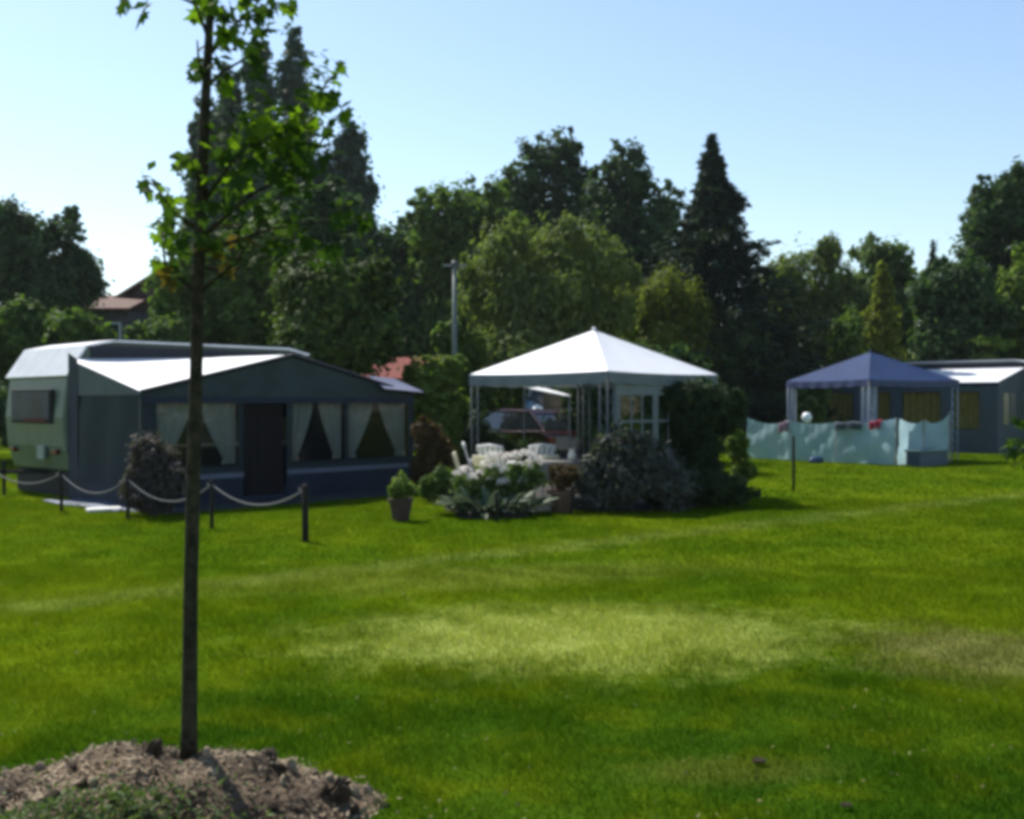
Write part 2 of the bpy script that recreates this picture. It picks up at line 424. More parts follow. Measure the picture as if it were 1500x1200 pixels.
tree('broadleaf_tree', 'dark round-headed broadleaf tree left of the red-roofed house', 60, 40,
     [(38,365,48,58),(100,345,30,36),(15,410,50,60),(118,405,34,42),(70,430,70,60),(65,500,60,60)], 15000, 0.12, 'dark', 21, clump=0.34)
tree('broadleaf_tree', 'dark broadleaf tree beside the round-headed one, farthest from the house', -110, 41,
     [(-110,370,70,70),(-150,430,60,70),(-70,450,60,70),(-110,500,70,60)], 8000, 0.13, 'dark', 22)
for px, top, hw, d, lab, s in (
    (379, 58, 21, 56, 'slender tall poplar with pointed top, tallest of the poplar row beside its twin', 31),
    (432, 58, 24, 57, 'tall poplar with blunt leaning top, twin of the tallest poplar', 32),
    (338, 108, 24, 58, 'poplar half hidden behind the young tree trunk', 33),
    (300, 150, 22, 59, 'poplar at the house end of the poplar row', 34),
    (515, 192, 28, 54, 'shorter poplar with rounded top standing apart from the poplar row', 35),
    (470, 235, 30, 55, 'bushy low poplar between the tall poplars and the short one', 36)):
    lb = []
    y = top + 55; i = 0
    while y < 500:
        lb.append((px + (6 if i % 2 else -5) * (1 if i else 0), y, hw * (0.85 + 0.25 * min(i, 3)), 62)); y += 55; i += 1
    tree('poplar_tree', lab, px, d, lb, 15000, 0.16, 'blue', s, 'poplars behind the caravan', tr=0.2, limbs=False, clump=0.42, stretch=1.6)
tree('broadleaf_tree', 'olive green tree behind the caravan roof, next to the house', 290, 31,
     [(275,430,48,62),(330,400,52,60),(250,485,34,44),(395,385,55,60),(345,470,85,50),(300,530,90,60)], 16000, 0.11, 'mid', 41, clump=0.32)
tree('broadleaf_tree', 'dark tree rising behind the peak of the green awning', 455, 33,
     [(440,340,52,62),(490,330,40,62),(430,420,60,60),(500,400,50,60),(460,500,80,60)], 15000, 0.11, 'dark', 42, clump=0.32)
tree('fruit_tree', 'bushy tree with pale sunlit leaf tips just behind the awning peak', 495, 23.5,
     [(490,440,58,48),(540,425,40,38),(440,415,44,40),(500,500,74,56),(450,480,50,46),(545,490,36,50)], 17000, 0.085, 'tips', 43, tr=0.12, clump=0.36)
tree('broadleaf_tree', 'dark low tree between the poplars and the lamp pole', 575, 45,
     [(560,395,42,65),(595,375,36,50),(545,450,60,60),(625,450,56,66),(580,520,70,60)], 15000, 0.13, 'dark', 44, clump=0.32)
tree('broadleaf_tree', 'dense domed tree behind the lamp pole', 665, 43,
     [(660,335,55,60),(705,325,50,52),(640,390,56,70),(720,390,60,70),(680,470,70,70)], 17000, 0.12, 'mid', 45, clump=0.26)
tree('broadleaf_tree', 'tall dark twin-topped tree rising behind the white gazebo', 795, 49,
     [(775,265,36,48),(818,232,30,42),(765,310,60,60),(835,290,34,60),(800,370,70,70),(800,450,80,70)], 18000, 0.13, 'dark', 46, clump=0.3)
tree('broadleaf_tree', 'tall dark pointed tree between the twin-topped tree and the spruce', 922, 46,
     [(918,258,34,42),(892,310,44,56),(955,315,42,60),(925,380,70,70),(930,460,75,70)], 17000, 0.12, 'dark', 47, clump=0.3)

def conifer(name, label, px, d, top_py, half_px, base_py, seed, kind='spruce', n=15000, gap=0.0):
    k = d / FPX; X = gx(px, d); root = thing(name, label, 'tree', (X, d, 0), 0, 'trees behind the pitches')
    rng = np.random.default_rng(seed)
    H = CAM_H + (HORIZ - top_py) * k; zb = 1.0; slope = 1.5 * half_px * k / max(0.1, (base_py - top_py) * k)
    nb = 420; P = []; N = []; D = []
    tb = MB().tube([(0, 0, -0.1), (0, 0, H*0.5), (0, 0, H - 0.1)], [0.2, 0.13, 0.02], 8)
    per = n // nb
    for i in range(nb):
        f = (i + rng.uniform()) / nb; z = zb + (H - zb) * (1 - (1 - f) ** 1.0) ; z = zb + (H - zb) * f ** 1.25
        layer = 0.66 + 0.46 * abs(math.sin(z * 2.1 + seed)) 
        r = max(0.04, (H - z + .05) * slope * layer * rng.uniform(0.7, 1.1) * min(1, .62 + .1*(H - z))); a = rng.uniform(0, 2*math.pi)
        dx, dy = math.cos(a), math.sin(a)
        tt = rng.uniform(0.12, 1.0, per) ** 0.7
        drop = -0.28 * r * tt + 0.16 * r * tt**3
        wv = rng.normal(size=(per, 3)) * (0.07 + 0.12 * r * (1.05 - tt))[:, None]; wv[:, 2] -= 0.06
        P.append(np.stack([dx*r*tt, dy*r*tt, z + drop], 1) + wv * np.array([1, 1, 0.6]))
        D.append(np.tile([dx, dy, -0.5], (per, 1))); N.append(np.tile([0, 0, 1.0], (per, 1)) + rng.normal(size=(per, 3)) * 0.5)
        if i % 3 == 0: tb.tube([(0, 0, z), (dx*r*0.8, dy*r*0.8, z - 0.2*r)], [0.03, 0.008], 5)
    zf = zb + (H - zb) * rng.uniform(0, 1, n//3) ** 1.3; rf = (H - zf) * slope * .55 * np.sqrt(rng.uniform(0, 1, n//3)); af = rng.uniform(0, 6.283, n//3)
    P.append(np.stack([rf*np.cos(af), rf*np.sin(af), zf], 1)); N.append(rng.normal(size=(n//3, 3))); D.append(np.tile([0, 0, -1.0], (n//3, 1)))
    PP = np.concatenate(P); sz = 0.16 * np.clip(.45 + (H - PP[:, 2]) * .22, .45, 1)
    obj('crown', leaf_cloud('crown', PP, np.concatenate(N), sz, 0.32, rng, np.concatenate(D)), LEAVES[kind], root)
    tb.build('trunk', M_BARK, root)
    return root
conifer('spruce_tree', 'tall dark spruce with stepped conical outline', 1042, 38, 198, 84, 425, 51, n=30000)
conifer('cypress_tree', 'thin dark cypress tip showing above the trees', 1366, 56, 352, 14, 420, 52, n=5000)

tree('willow_tree', 'broad sunlit willow-like tree right behind the white gazebo roof', 800, 30,
     [(745,395,44,56),(815,372,50,46),(878,395,46,54),(790,455,80,60),(705,430,38,50),(860,470,66,60),(800,540,110,60)], 20000, 0.10, 'willow', 61, asp=0.34, clump=0.36, droop=True, stretch=1.6)
tree('willow_tree', 'yellowish drooping tree between the white gazebo and the spruce', 975, 36,
     [(975,445,46,42),(1012,485,40,46),(935,470,40,50),(985,530,60,50)], 11000, 0.09, 'yellow', 62, asp=0.4, clump=0.34, droop=True, stretch=1.4)
tree('willow_tree', 'pale grey-green willow behind the blue gazebo', 1165, 42,
     [(1135,440,48,56),(1195,412,42,52),(1170,490,76,66),(1212,372,20,28),(1120,500,50,60),(1180,550,80,50),(1225,455,40,50)], 20000, 0.12, 'willow', 63, asp=0.34, clump=0.32, droop=True, stretch=1.6)
tree('broadleaf_tree', 'rounded green tree behind the yellowish thuja', 1290, 48,
     [(1288,400,42,42),(1270,372,26,18),(1312,430,42,46),(1285,470,60,60),(1290,540,60,60),(1240,445,44,46),(1235,500,50,50)], 17000, 0.13, 'mid', 64, clump=0.28)
tree('thuja_tree', 'yellowish conical thuja above the blue gazebo peak', 1289, 37,
     [(1289,425,14,36),(1289,470,24,40),(1287,520,32,50),(1288,570,34,50)], 7000, 0.09, 'yellow', 65, limbs=False, clump=0.4)
tree('thuja_tree', 'small olive thuja left of the yellowish one', 1238, 36,
     [(1238,500,22,40),(1238,545,30,46)], 5000, 0.09, 'mid', 66, limbs=False, clump=0.4)
tree('broadleaf_tree', 'tall dark tree behind the right-hand awning', 1465, 43,
     [(1450,310,44,44),(1505,285,48,40),(1480,370,64,60),(1418,365,28,42),(1550,330,70,70),(1490,450,80,70),(1480,530,80,60)], 20000, 0.12, 'dark', 67, clump=0.3)
tree('broadleaf_tree', 'dark shaded tree directly behind the right-hand caravan roof', 1395, 39,
     [(1400,440,44,52),(1362,440,34,44),(1440,475,52,50),(1390,520,60,50)], 14000, 0.11, 'dark', 68, clump=0.32)
tree('broadleaf_tree', 'light green tree at the end of the right-hand caravan', 1505, 39.5,
     [(1488,420,26,52),(1530,430,50,62),(1500,490,50,50),(1540,530,60,60)], 12000, 0.10, 'light', 69, clump=0.32)
tree('broadleaf_tree', 'dark tree beyond the light green tree', 1650, 42,
     [(1650,380,80,90),(1640,470,90,80)], 8000, 0.14, 'dark', 70)

def bush(name, label, px, d, lobes, n, leaf, kind, seed, group='bushes and hedges behind the pitches', **kw):
    return tree(name, label, px, d, lobes, n, leaf, kind, seed, group, tr=0.05, zmin=0.02, **kw)
bush('dark_hedge', 'low dark hedge beyond the caravan nose', -10, 25, [(-20,600,50,50),(20,620,40,40),(-70,620,50,50)], 6000, .08, 'dark', 80)
bush('tall_bush', 'light green bush behind the caravan end', 35, 29, [(25,490,50,40),(75,500,40,40),(40,550,60,60)], 9000, 0.09, 'mid', 81)
bush('tall_bush', 'light green bush in front of the red-roofed house', 125, 28, [(115,495,36,36),(150,515,30,36),(125,560,50,50)], 7000, 0.09, 'mid', 82)
bush('tall_bush', 'light green bush left of the caravan end', -70, 29, [(-60,480,60,46),(-90,530,60,60),(-40,560,50,50)], 6000, 0.09, 'mid', 83)
bush('tall_bush', 'bushy green shrub behind the caravan below the house', 235, 29, [(225,510,34,32),(265,500,36,40),(240,560,50,50)], 6000, 0.09, 'mid', 84)
bush('tall_bush', 'sunlit bright green bush between awning and lamp pole', 630, 23.5, [(620,560,26,30),(655,545,26,26),(640,600,40,40),(610,590,20,40),(650,650,36,40)], 9000, 0.07, 'light', 85)
bush('tall_bush', 'green bush with pale tips around the lamp pole foot', 668, 26, [(655,500,22,30),(690,520,26,30),(665,560,36,40),(690,600,36,40)], 7000, 0.08, 'mid', 86)
bush('dark_hedge', 'dark shaded hedge directly behind the white gazebo', 930, 24, [(870,560,46,50),(930,560,50,50),(985,560,50,50),(870,630,46,46),(930,640,50,50),(990,630,46,46)], 14000, 0.08, 'dark', 87)
bush('dark_hedge', 'dark shrub filling the gap between the two gazebos', 1095, 36, [(1075,520,40,60),(1115,540,36,50),(1080,600,46,50),(1130,600,30,36)], 10000, 0.09, 'dark', 88)
bush('tall_bush', 'green bush seen between the blue gazebo posts', 1185, 33.5, [(1185,585,26,30),(1180,625,36,26)], 5000, 0.08, 'mid', 89)
bush('dark_hedge', 'dark hedge behind the maroon car', 745, 30, [(690,580,46,50),(745,570,50,50),(800,580,46,50),(690,630,40,30),(760,630,50,30)], 9000, 0.09, 'dark', 90)
bush('tall_bush', 'light green spray of leaves above the right-hand caravan roof', 1450, 37, [(1432,500,18,8),(1465,505,22,9),(1450,560,40,40)], 4000, 0.08, 'light', 91)

# brick house with red tiled roof behind the left trees
M_TILE = mat('roof_tiles', (0.12, 0.05, 0.035), 0.85, 0.4, 3, bump=0.8, bscale=14)
M_TILE2 = mat('pantiles_red', (0.27, 0.05, 0.035), 0.8, 0.35, 4, bump=0.6, bscale=14)
M_BRICK = mat('dark_brick', (0.16, 0.12, 0.11), 0.9, 0.35, 5, bump=0.4, bscale=20)
M_PLASTER = mat('plaster', (0.10, 0.10, 0.115), 0.85, 0.2, 2)
M_DARKGLASS = mat('dark_glass', (0.02, 0.025, 0.03), 0.08, 0.2, 2, spec=0.6)
M_WHITE = mat('white_paint', (0.78, 0.79, 0.80), 0.45, 0.08, 3, stain=0.12)
hd = 46; k = hd / FPX
house = thing('brick_house', 'house with steep red tiled roof half hidden behind the olive tree', 'house', (gx(285, hd), hd, 0))
E, Pk, W = CAM_H + (HORIZ-448)*k, CAM_H + (HORIZ-372)*k, 122*k
w = MB(); w.add([(-W,0,0),(W,0,0),(W,0,E),(0,0,Pk),(-W,0,E),(-W,8,0),(W,8,0),(W,8,E),(0,8,Pk),(-W,8,E)],
      [(0,1,2,3,4),(9,8,7,6,5),(0,4,9,5),(1,6,7,2)])
w.build('wall', M_BRICK, house)
for s in (-1, 1):
    r = MB(); ex = 0.35
    a = Vector((0, -0.4, Pk+0.12)); b_ = Vector((s*(W+ex), -0.4, E - ex*(Pk-E)/W + 0.12))
    r.quad(a, b_, b_ + Vector((0,8.8,0)), a + Vector((0,8.8,0)), 1, 1); roof = r.build('roof', M_TILE, house, solid=0.12)
    MB().tube([a + Vector((0,-.06,-.06)), b_ + Vector((0,-.06,-.06))], 0.09, 6).build('verge_board', mat('verge_wood', (0.14,0.07,0.05), 0.8), roof)
ch = MB().box((1.2,3,Pk-1.0),(1.8,3.6,Pk+0.9)).build('chimney', M_BRICK, house, bevel=0.02)
lx0, lx1 = -W-0.7, -W+1.7
MB().box((lx0,-2.6,0),(lx1,-0.02,CAM_H+(HORIZ-461)*k)).build('annex_wall', M_PLASTER, house)
lo = MB(); zl, zh = CAM_H+(HORIZ-462)*k, CAM_H+(HORIZ-434)*k
lo.quad((lx0-.2,-2.9,zl),(lx1+.2,-2.9,zl),(lx1+.2,0.1,zh),(lx0-.2,0.1,zh)); lo.build('annex_roof', M_TILE, house, solid=0.12)
for wx, wz in ((lx0+.7, 3.9), (lx0+1.8, 3.9)):
    f = MB().box((wx-.34,-2.66,wz),(wx+.34,-2.6,wz+1.1)).build('window', M_WHITE, house)
    MB().box((wx-.27,-2.685,wz+.08),(wx+.27,-2.662,wz+1.02)).build('pane', M_DARKGLASS, f)
f = MB().box((-W+1.9,-.05,4.2),(-W+2.7,-0.005,5.3)).build('window', M_WHITE, house)
MB().box((-W+1.98,-.075,4.28),(-W+2.62,-.052,5.22)).build('pane', M_DARKGLASS, f)

sd_ = 34; k = sd_/FPX
shed = thing('garden_house', 'small garden house with low red roof between awning and lamp pole', 'shed', (gx(590, sd_), sd_, 0), 0.12)
MB().box((-1.2,0,0),(1.2,2,2.45)).build('wall', mat('shed_wood', (0.13,0.09,0.06), 0.85, 0.3, 8), shed)
for s in (0, 1):
    r = MB()
    if s == 0: r.quad((-1.45,-.3,2.38),(1.45,-.3,2.38),(1.3,1.0,3.12),(-1.3,1.0,3.12))
    else: r.quad((1.45,2.3,2.38),(-1.45,2.3,2.38),(-1.3,1.005,3.12),(1.3,1.005,3.12))
    r.build('roof', M_TILE2, shed, solid=0.06)
MB().box((-.4,-.04,0),(.4,-.002,1.95)).build('door', mat('shed_door', (0.2,0.18,0.15), 0.8), shed)

ld = 25
lp = thing('lamp_pole', 'thin pale grey pole with small cross arm on top', 'pole', (gx(666, ld), ld, 0))
M_GREY = mat('galvanised', (0.13, 0.16, 0.15), 0.5, 0.2, 5, metal=0.2)
ZT = CAM_H + (HORIZ-388)/FPX*ld
MB().tube([(0,0,-.1),(0,0,2.4),(0,0,ZT)], [0.075,0.06,0.05], 10).build('shaft', M_GREY, lp, smooth=True)
MB().tube([(-.28,0,ZT-.03),(.28,0,ZT-.03)], 0.03, 8).build('cross_arm', M_GREY, lp)
MB().lathe([(0.0,.10),(.06,.09),(.09,.03),(.07,0),(0,0)], 10, (0,0,ZT)).build('cap', M_GREY, lp, smooth=True)

# ------------------------------------------------------------------ left pitch: caravan and awning
ANG = math.atan2(0.73, 0.683)
U = Vector((math.cos(ANG), math.sin(ANG), 0)); Vv = Vector((-math.sin(ANG), math.cos(ANG), 0))
P0 = Vector((gx(205, 15.5), 15.5, 0)); P3 = P0 + 2.5 * Vv
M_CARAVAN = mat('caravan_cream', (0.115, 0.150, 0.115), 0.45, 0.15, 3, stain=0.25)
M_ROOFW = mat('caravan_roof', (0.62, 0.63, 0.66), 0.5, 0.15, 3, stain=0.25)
M_RUBBER = mat('rubber', (0.02, 0.02, 0.02), 0.8, 0.3, 20)
M_STEEL = mat('steel', (0.35, 0.36, 0.37), 0.4, 0.2, 10, metal=0.7)
M_CHROME = mat('alu_trim', (0.5, 0.51, 0.52), 0.35, 0.1, 10, metal=0.8)
M_REDL = mat('red_lens', (0.12, 0.012, 0.010), 0.25, 0.1, 10)
M_GLASS = glassmat('clear_glass')
M_TRIM = mat('dark_piping', (0.015, 0.02, 0.03), 0.6)

def caravan(label, loc, rz, L=5.2, Wd=2.15, H=2.64, flip=1, body=M_CARAVAN):
    c = thing('caravan', label, 'caravan', loc, rz, 'touring caravans on the pitches')
    # local x along the side, local y towards the far side (times flip), nose at x = 0
    prof = [(.14,.42),(.02,.85),(-.02,1.35),(.06,H-.62),(.40,H-.10),(.85,H),(L-.9,H),(L-.45,H-.1),(L-.05,1.9),(L,1.2),(L-.12,.42)]
    y0, y1 = (0, Wd) if flip > 0 else (-Wd, 0)
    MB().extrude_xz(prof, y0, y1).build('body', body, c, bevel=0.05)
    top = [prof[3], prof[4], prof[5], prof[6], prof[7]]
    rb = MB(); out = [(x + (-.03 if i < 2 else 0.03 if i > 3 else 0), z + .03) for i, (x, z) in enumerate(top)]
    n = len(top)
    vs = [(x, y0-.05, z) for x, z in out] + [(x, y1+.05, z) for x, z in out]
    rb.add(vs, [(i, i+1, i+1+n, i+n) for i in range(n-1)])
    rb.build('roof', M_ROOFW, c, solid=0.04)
    ns = y0 if flip > 0 else y1                                  # side towards the awning
    dy = -1 if flip > 0 else 1
    MB().tube([(.12, ns+dy*.03, H-.34), (L-.3, ns+dy*.03, H-.34)], .018, 6).build('awning_rail', M_CHROME, c)
    MB().box((.45, ns+dy*.02-.012, H-.30), (L-.6, ns+dy*.02+.012, H-.05)).build('eave_shade_strip', M_TRIM, c)  # dark strip put in as the shade under the roof overhang
    for wz in (.82,): MB().box((.0, ns+dy*.012 - .008, wz-.02), (L, ns+dy*.012 + .008, wz+.02)).build('side_trim', M_CHROME, c)
    MB().box((.18, y0+.06, 0), (L-.2, y1-.06, .40)).build('base_skirt', M_RUBBER, c)
    # front window in the nose
    ym = (y0+y1)/2
    f = MB().box((-.055, ym-.86, 1.24), (.0, ym+.86, 1.84)).build('window', M_RUBBER, c, bevel=.02)
    MB().box((-.072, ym-.80, 1.29), (-.058, ym+.80, 1.79)).build('pane', mat('acrylic_window', (0.02,0.03,0.045), 0.35, 0.6, 3, c2=(.035,.055,.085), spec=.05), f)
    MB().box((-.085, ym-.7, 1.26), (-.06, ym+.25, 1.33)).build('blind', mat('red_blind', (0.10,0.02,0.016), 0.8), f)
    MB().box((-.035, ym-.5, .62), (.02, ym-.2, .86)).build('gas_hatch', mat('hatch', (0.25,0.3,0.28), 0.5), c, bevel=.01)
    for yy in (ym-.9, ym+.9):
        MB().box((-.04, yy-.1, .72), (.03, yy+.1, .80)).build('marker_light', M_REDL, c, bevel=.01)
    for i, (xa, xb) in enumerate(((.9,2.0),(2.5,3.3),(3.8,4.6))):
        f = MB().box((xa, ns+dy*.02-.015, 1.3), (xb, ns+dy*.02+.015, 1.9)).build('window', M_RUBBER, c)
        MB().box((xa+.05, ns+dy*.038-.006, 1.35), (xb-.05, ns+dy*.038+.006, 1.85)).build('pane', M_DARKGLASS, f)
    ch_ = MB(); ch_.tube([(L*.4, ym-.35, .38), (-.55, ym, .40)], .035, 6); ch_.tube([(L*.4, ym+.35, .38), (-.55, ym, .40)], .035, 6)
    ch_.tube([(-.45, ym, .42), (-.9, ym, .46)], .03, 6); ch_.box((.3, ym-.8, .34), (L-.3, ym+.8, .42))
    ch_.build('chassis', M_RUBBER, c)
    MB().tube([(-.5, ym, .0), (-.5, ym, .6)], .03, 8).build('jockey_strut', M_RUBBER, c)
    for yy in (y0+.12, y1-.12):
        wh = MB(); wh.tube([(L*.52, yy-.09, .31), (L*.52, yy+.09, .31)], .31, 20); tw = wh.build('wheel', M_RUBBER, c, bevel=.02)
        MB().tube([(L*.52, yy-.095, .31), (L*.52, yy+.095, .31)], .17, 16).build('rim', M_STEEL, tw)
    return c
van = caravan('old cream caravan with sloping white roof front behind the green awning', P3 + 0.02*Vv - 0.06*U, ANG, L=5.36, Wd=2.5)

aw = thing('awning_tent', 'large dark slate awning with white roof and draped curtains beside the old caravan', 'awning', P3, ANG, 'caravan awnings')
AL, AD = 5.48, 2.5
M_AWROOF = mat('awning_white', (0.72, 0.73, 0.75), 0.5, 0.06, 2, transl=0.06, spec=0.4, stain=0.05)
M_SLATE = mat('awning_slate', (0.017, 0.029, 0.035), 0.8, 0.2, 4, bump=0.15, bscale=8)
M_TEAL = mat('awning_gable', (0.038, 0.060, 0.064), 0.75, 0.3, 2, bump=.5, bscale=3, transl=0.1)
M_NAVY = mat('navy_skirt', (0.014, 0.024, 0.045), 0.7, 0.25, 5)
M_PALEGREY = mat('pale_panel', (0.12, 0.14, 0.15), 0.7, 0.15, 4, transl=0.2)
M_TRIM = mat('dark_piping', (0.015, 0.02, 0.03), 0.6)
M_CURT = mat('curtain_grey', (0.36, 0.37, 0.35), 0.85, 0.15, 9, transl=0.25)
M_BAND = mat('pale_band', (0.11, 0.13, 0.18), 0.6, 0.1, 4)
def sagf(amp): return lambda u, v: Vector((0, 0, -amp * 16 * u*(1-u)*v*(1-v)))
ZE, ZP, ZB = 1.78, 2.42, 2.34
for s in (0, 1):
    x0 = 0 if s == 0 else AL
    r = MB(); r.quad((x0, -AD, ZE), (AL/2, -AD, ZP), (AL/2, 0, ZP+.03), (x0, 0, ZB), 8, 6, sagf(.05))
    r.build('roof_panel', M_AWROOF, aw, smooth=True)
    MB().tube([(x0, -AD-.03, ZE-.01), (AL/2, -AD-.03, ZP-.005)], .032, 8).build('verge_piping', M_TRIM, aw)
    sx = x0
    wl = MB(); wl.quad((sx, -AD, .32), (sx, 0, .32), (sx, 0, 1.72), (sx, -AD, 1.72), 10, 4, lambda u, v: Vector((.03*math.sin(u*14+v*2)+.012*math.sin(v*17+u*5), 0, 0)))
    wl.build('side_wall', M_SLATE, aw, smooth=True)
    MB().add([(sx, -AD, 1.72), (sx, 0, 1.72), (sx, 0, ZB), (sx, -AD, ZE)], [(0,1,2,3)]).build('side_gusset', M_PALEGREY, aw)
    MB().quad((sx, -AD, 0.0), (sx, 0, 0.0), (sx, 0, .32), (sx, -AD, .32)).build('side_skirt', M_NAVY, aw)
    MB().tube([(sx+(.03 if s==0 else -.03), -AD+.03, 0), (sx+(.03 if s==0 else -.03), -AD+.03, ZE-.03)], .018, 6).build('pole', M_STEEL, aw)
MB().quad((-.01, -.38, .3), (-.01, -.02, .3), (-.01, -.02, ZB+.1), (-.01, -.38, ZB-.02), 1, 1).build('draught_strip', M_NAVY, aw)
g_ = MB(); yf = -AD
g_.add([(0,yf,1.62),(AL,yf,1.62),(AL,yf,ZE-.02),(AL/2,yf,ZP-.03),(0,yf,ZE-.02)], [(0,1,2,3,4)]); g_.build('gable_panel', M_TEAL, aw)
MB().quad((0, yf-.02, 1.60), (AL, yf-.02, 1.60), (AL, yf-.02, 1.70), (0, yf-.02, 1.70), 24, 1, lambda u, v: Vector((0, -.015*(1-v)*math.sin(u*60), -.015*(1-v)*abs(math.sin(u*30))))).build('valance', M_NAVY, aw)
MB().tube([(AL/2, yf+.05, 0), (AL/2, yf+.05, ZP-.04)], .018, 6).build('pole', M_STEEL, aw)
DOOR = (1.79, 2.63)
wins = ((.27, 1.70), (2.75, 3.86), (3.95, 5.36))
for x0, x1 in ((.0, DOOR[0]), (DOOR[1], AL)):
    MB().quad((x0, yf, .46), (x1, yf, .46), (x1, yf, .58), (x0, yf, .58)).build('sill_panel', M_SLATE, aw)
    MB().quad((x0, yf-.012, .38), (x1, yf-.012, .38), (x1, yf-.012, .46), (x0, yf-.012, .46)).build('pale_band', M_BAND, aw)
    MB().quad((x0, yf, 0.0), (x1, yf, 0.0), (x1, yf, .38), (x0, yf, .38), 12, 1, lambda u, v: Vector((0, .015*math.sin(u*20), 0))).build('front_skirt', M_NAVY, aw)
for x0, x1 in ((0,.27),(1.70,1.79),(2.63,2.75),(3.86,3.95),(5.36,AL)):
    MB().quad((x0, yf, .58), (x1, yf, .58), (x1, yf, 1.62), (x0, yf, 1.62)).build('mullion_panel', M_SLATE, aw)
for x0, x1 in wins:
    pn = MB().quad((x0, yf, .58), (x1, yf, .58), (x1, yf, 1.62), (x0, yf, 1.62)).build('window_film', glassmat('window_film', (.72,.76,.76), .02), aw)
    xm = (x0+x1)/2; wv = (x1-x0)/2
    for s in (-1, 1):
        def cf(u, v, s=s, xm=xm, wv=wv):
            tie = 1 - (1-v)**1.3 * 0.74 if v > .18 else .30 + .1*(.18-v)/.18
            x = xm + s * wv * (1 - u * tie * 0.92)
            return Vector((x, yf + .10 + .025*math.sin(u*22), .60 + v*1.0))
        MB().grid(cf, 22, 10).build('curtain', M_CURT, aw, smooth=True)
dm = MB(); dm.quad((DOOR[0]+.02, yf+.12, .05), (DOOR[1]-.02, yf+.12, .05), (DOOR[1]-.02, yf+.12, 1.62), (DOOR[0]+.02, yf+.12, 1.62), 16, 1, lambda u, v: Vector((0, .03*math.sin(u*30), 0)))
dm.build('door_dark_sheet', mat('doorway_shade', (0.010, 0.008, 0.009), 0.9, 0.4, 8), aw, smooth=True)  # near-black sheet put in as the dark interior of the open doorway
MB().box((.02, -AD+.02, .0), (AL-.02, -.02, .015)).build('groundsheet', mat('groundsheet_blue', (0.06,0.09,0.16), 0.8), aw)
hp = MB(); hp.quad((AL*.84, yf-.22, 1.86), (AL+.10, yf-.22, 1.80), (AL-.25, yf+.25, 2.06), (AL*.84, yf+.25, 2.10), 6, 3, sagf(.02))
hp.build('porch_canopy', mat('canopy_lavender', (0.17,0.175,0.24), 0.5, 0.1, 3), aw, smooth=True)

MB().quad((.02,-.02,.0),(AL-.02,-.02,.0),(AL-.02,-.02,.75),(.02,-.02,.75)).build('wheel_arch_skirt', M_NAVY, aw)
mt_ = MB().quad((-.05,-3.7,.012),(AL+.05,-3.7,.012),(AL+.05,-AD-.02,.012),(-.05,-AD-.02,.012),24,6,lambda u,v: Vector((0,.02*math.sin(u*25),.004*math.sin(u*40+v*9)))).build('awning_shade_sheet', mat('shade_dark', (0.016,0.022,0.028), .9, .3, 6), None, solid=.006)  # dark sheet added where the awning's shade falls on the grass
mt_.location = P3; mt_.rotation_euler = (0,0,ANG); tag(mt_, 'dark sheet added as the awning shade on the grass along its front', 'painted shadow')
MB().quad((4.6,-.035,0),(AL-.01,-.035,0),(AL-.01,-.035,2.3),(4.6,-.035,2.3)).build('back_wall', M_NAVY, aw)
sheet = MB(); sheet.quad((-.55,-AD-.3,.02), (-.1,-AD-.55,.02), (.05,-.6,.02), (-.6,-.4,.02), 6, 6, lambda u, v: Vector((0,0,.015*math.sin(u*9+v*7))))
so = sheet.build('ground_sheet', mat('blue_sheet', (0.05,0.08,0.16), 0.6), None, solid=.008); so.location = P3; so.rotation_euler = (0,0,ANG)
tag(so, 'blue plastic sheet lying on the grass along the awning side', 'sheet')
st = MB().box((-.24,-.16,0),(.24,.16,.05)).build('paving_slab', mat('pale_concrete', (0.62,0.62,0.60), 0.8, 0.15, 12), None, bevel=.012)
st.location = (gx(152, 15.1), 15.1, .0); st.rotation_euler = (0,0,.5)
tag(st, 'pale concrete slab lying on the grass at the awning corner', 'slab')

def shrub(name, label, px, d, lobes, n, leaf, kind, seed, cat='shrub', group=None, stems=6, **kw):
    r = thing(name, label, cat, (gx(px, d), d, 0), 0, group); k = d/FPX; X = gx(px, d)
    L = [((a-750)*k - X, (dd[0] if dd else 0), CAM_H + (HORIZ-b)*k, c*k, c*k*.8, e*k) for a, b, c, e, *dd in lobes]
    obj('foliage', crown_mesh('foliage', L, n, leaf, seed, zmin=0.02, shell=.55, clump=.32, **kw), LEAVES[kind], r)
    rr = random.Random(seed); tb = MB()
    for i in range(stems):
        l = L[i % len(L)]
        tb.tube([(rr.uniform(-.12,.12), rr.uniform(-.1,.1), -.02), (l[0]*.5 + rr.uniform(-.1,.1), l[1]*.5, l[2]*.6), (l[0]+rr.uniform(-.5,.5)*l[3], l[1]+rr.uniform(-.4,.4)*l[3], l[2]+l[5]*.5)], [.02,.014,.005], 5)
    tb.build('stem', M_BARK, r)
    return r
shrub('dusty_shrub', 'dusty mauve leafy shrub in front of the awning corner', 222, 14.5, [(222,670,34,34),(205,705,28,40),(245,700,28,42),(225,730,44,26)], 5000, .035, 'mauve', 101)
shrub('russet_shrub', 'russet brown shrub at the far corner of the dark awning', 628, 18.2, [(625,640,20,36),(645,665,22,36),(622,690,26,34),(640,700,30,26)], 5000, .04, 'red', 102)
shrub('leafy_shrub', 'low green shrub between russet shrub and white chairs', 640, 16.5, [(650,705,22,22),(630,715,20,20)], 1800, .04, 'mid', 103)

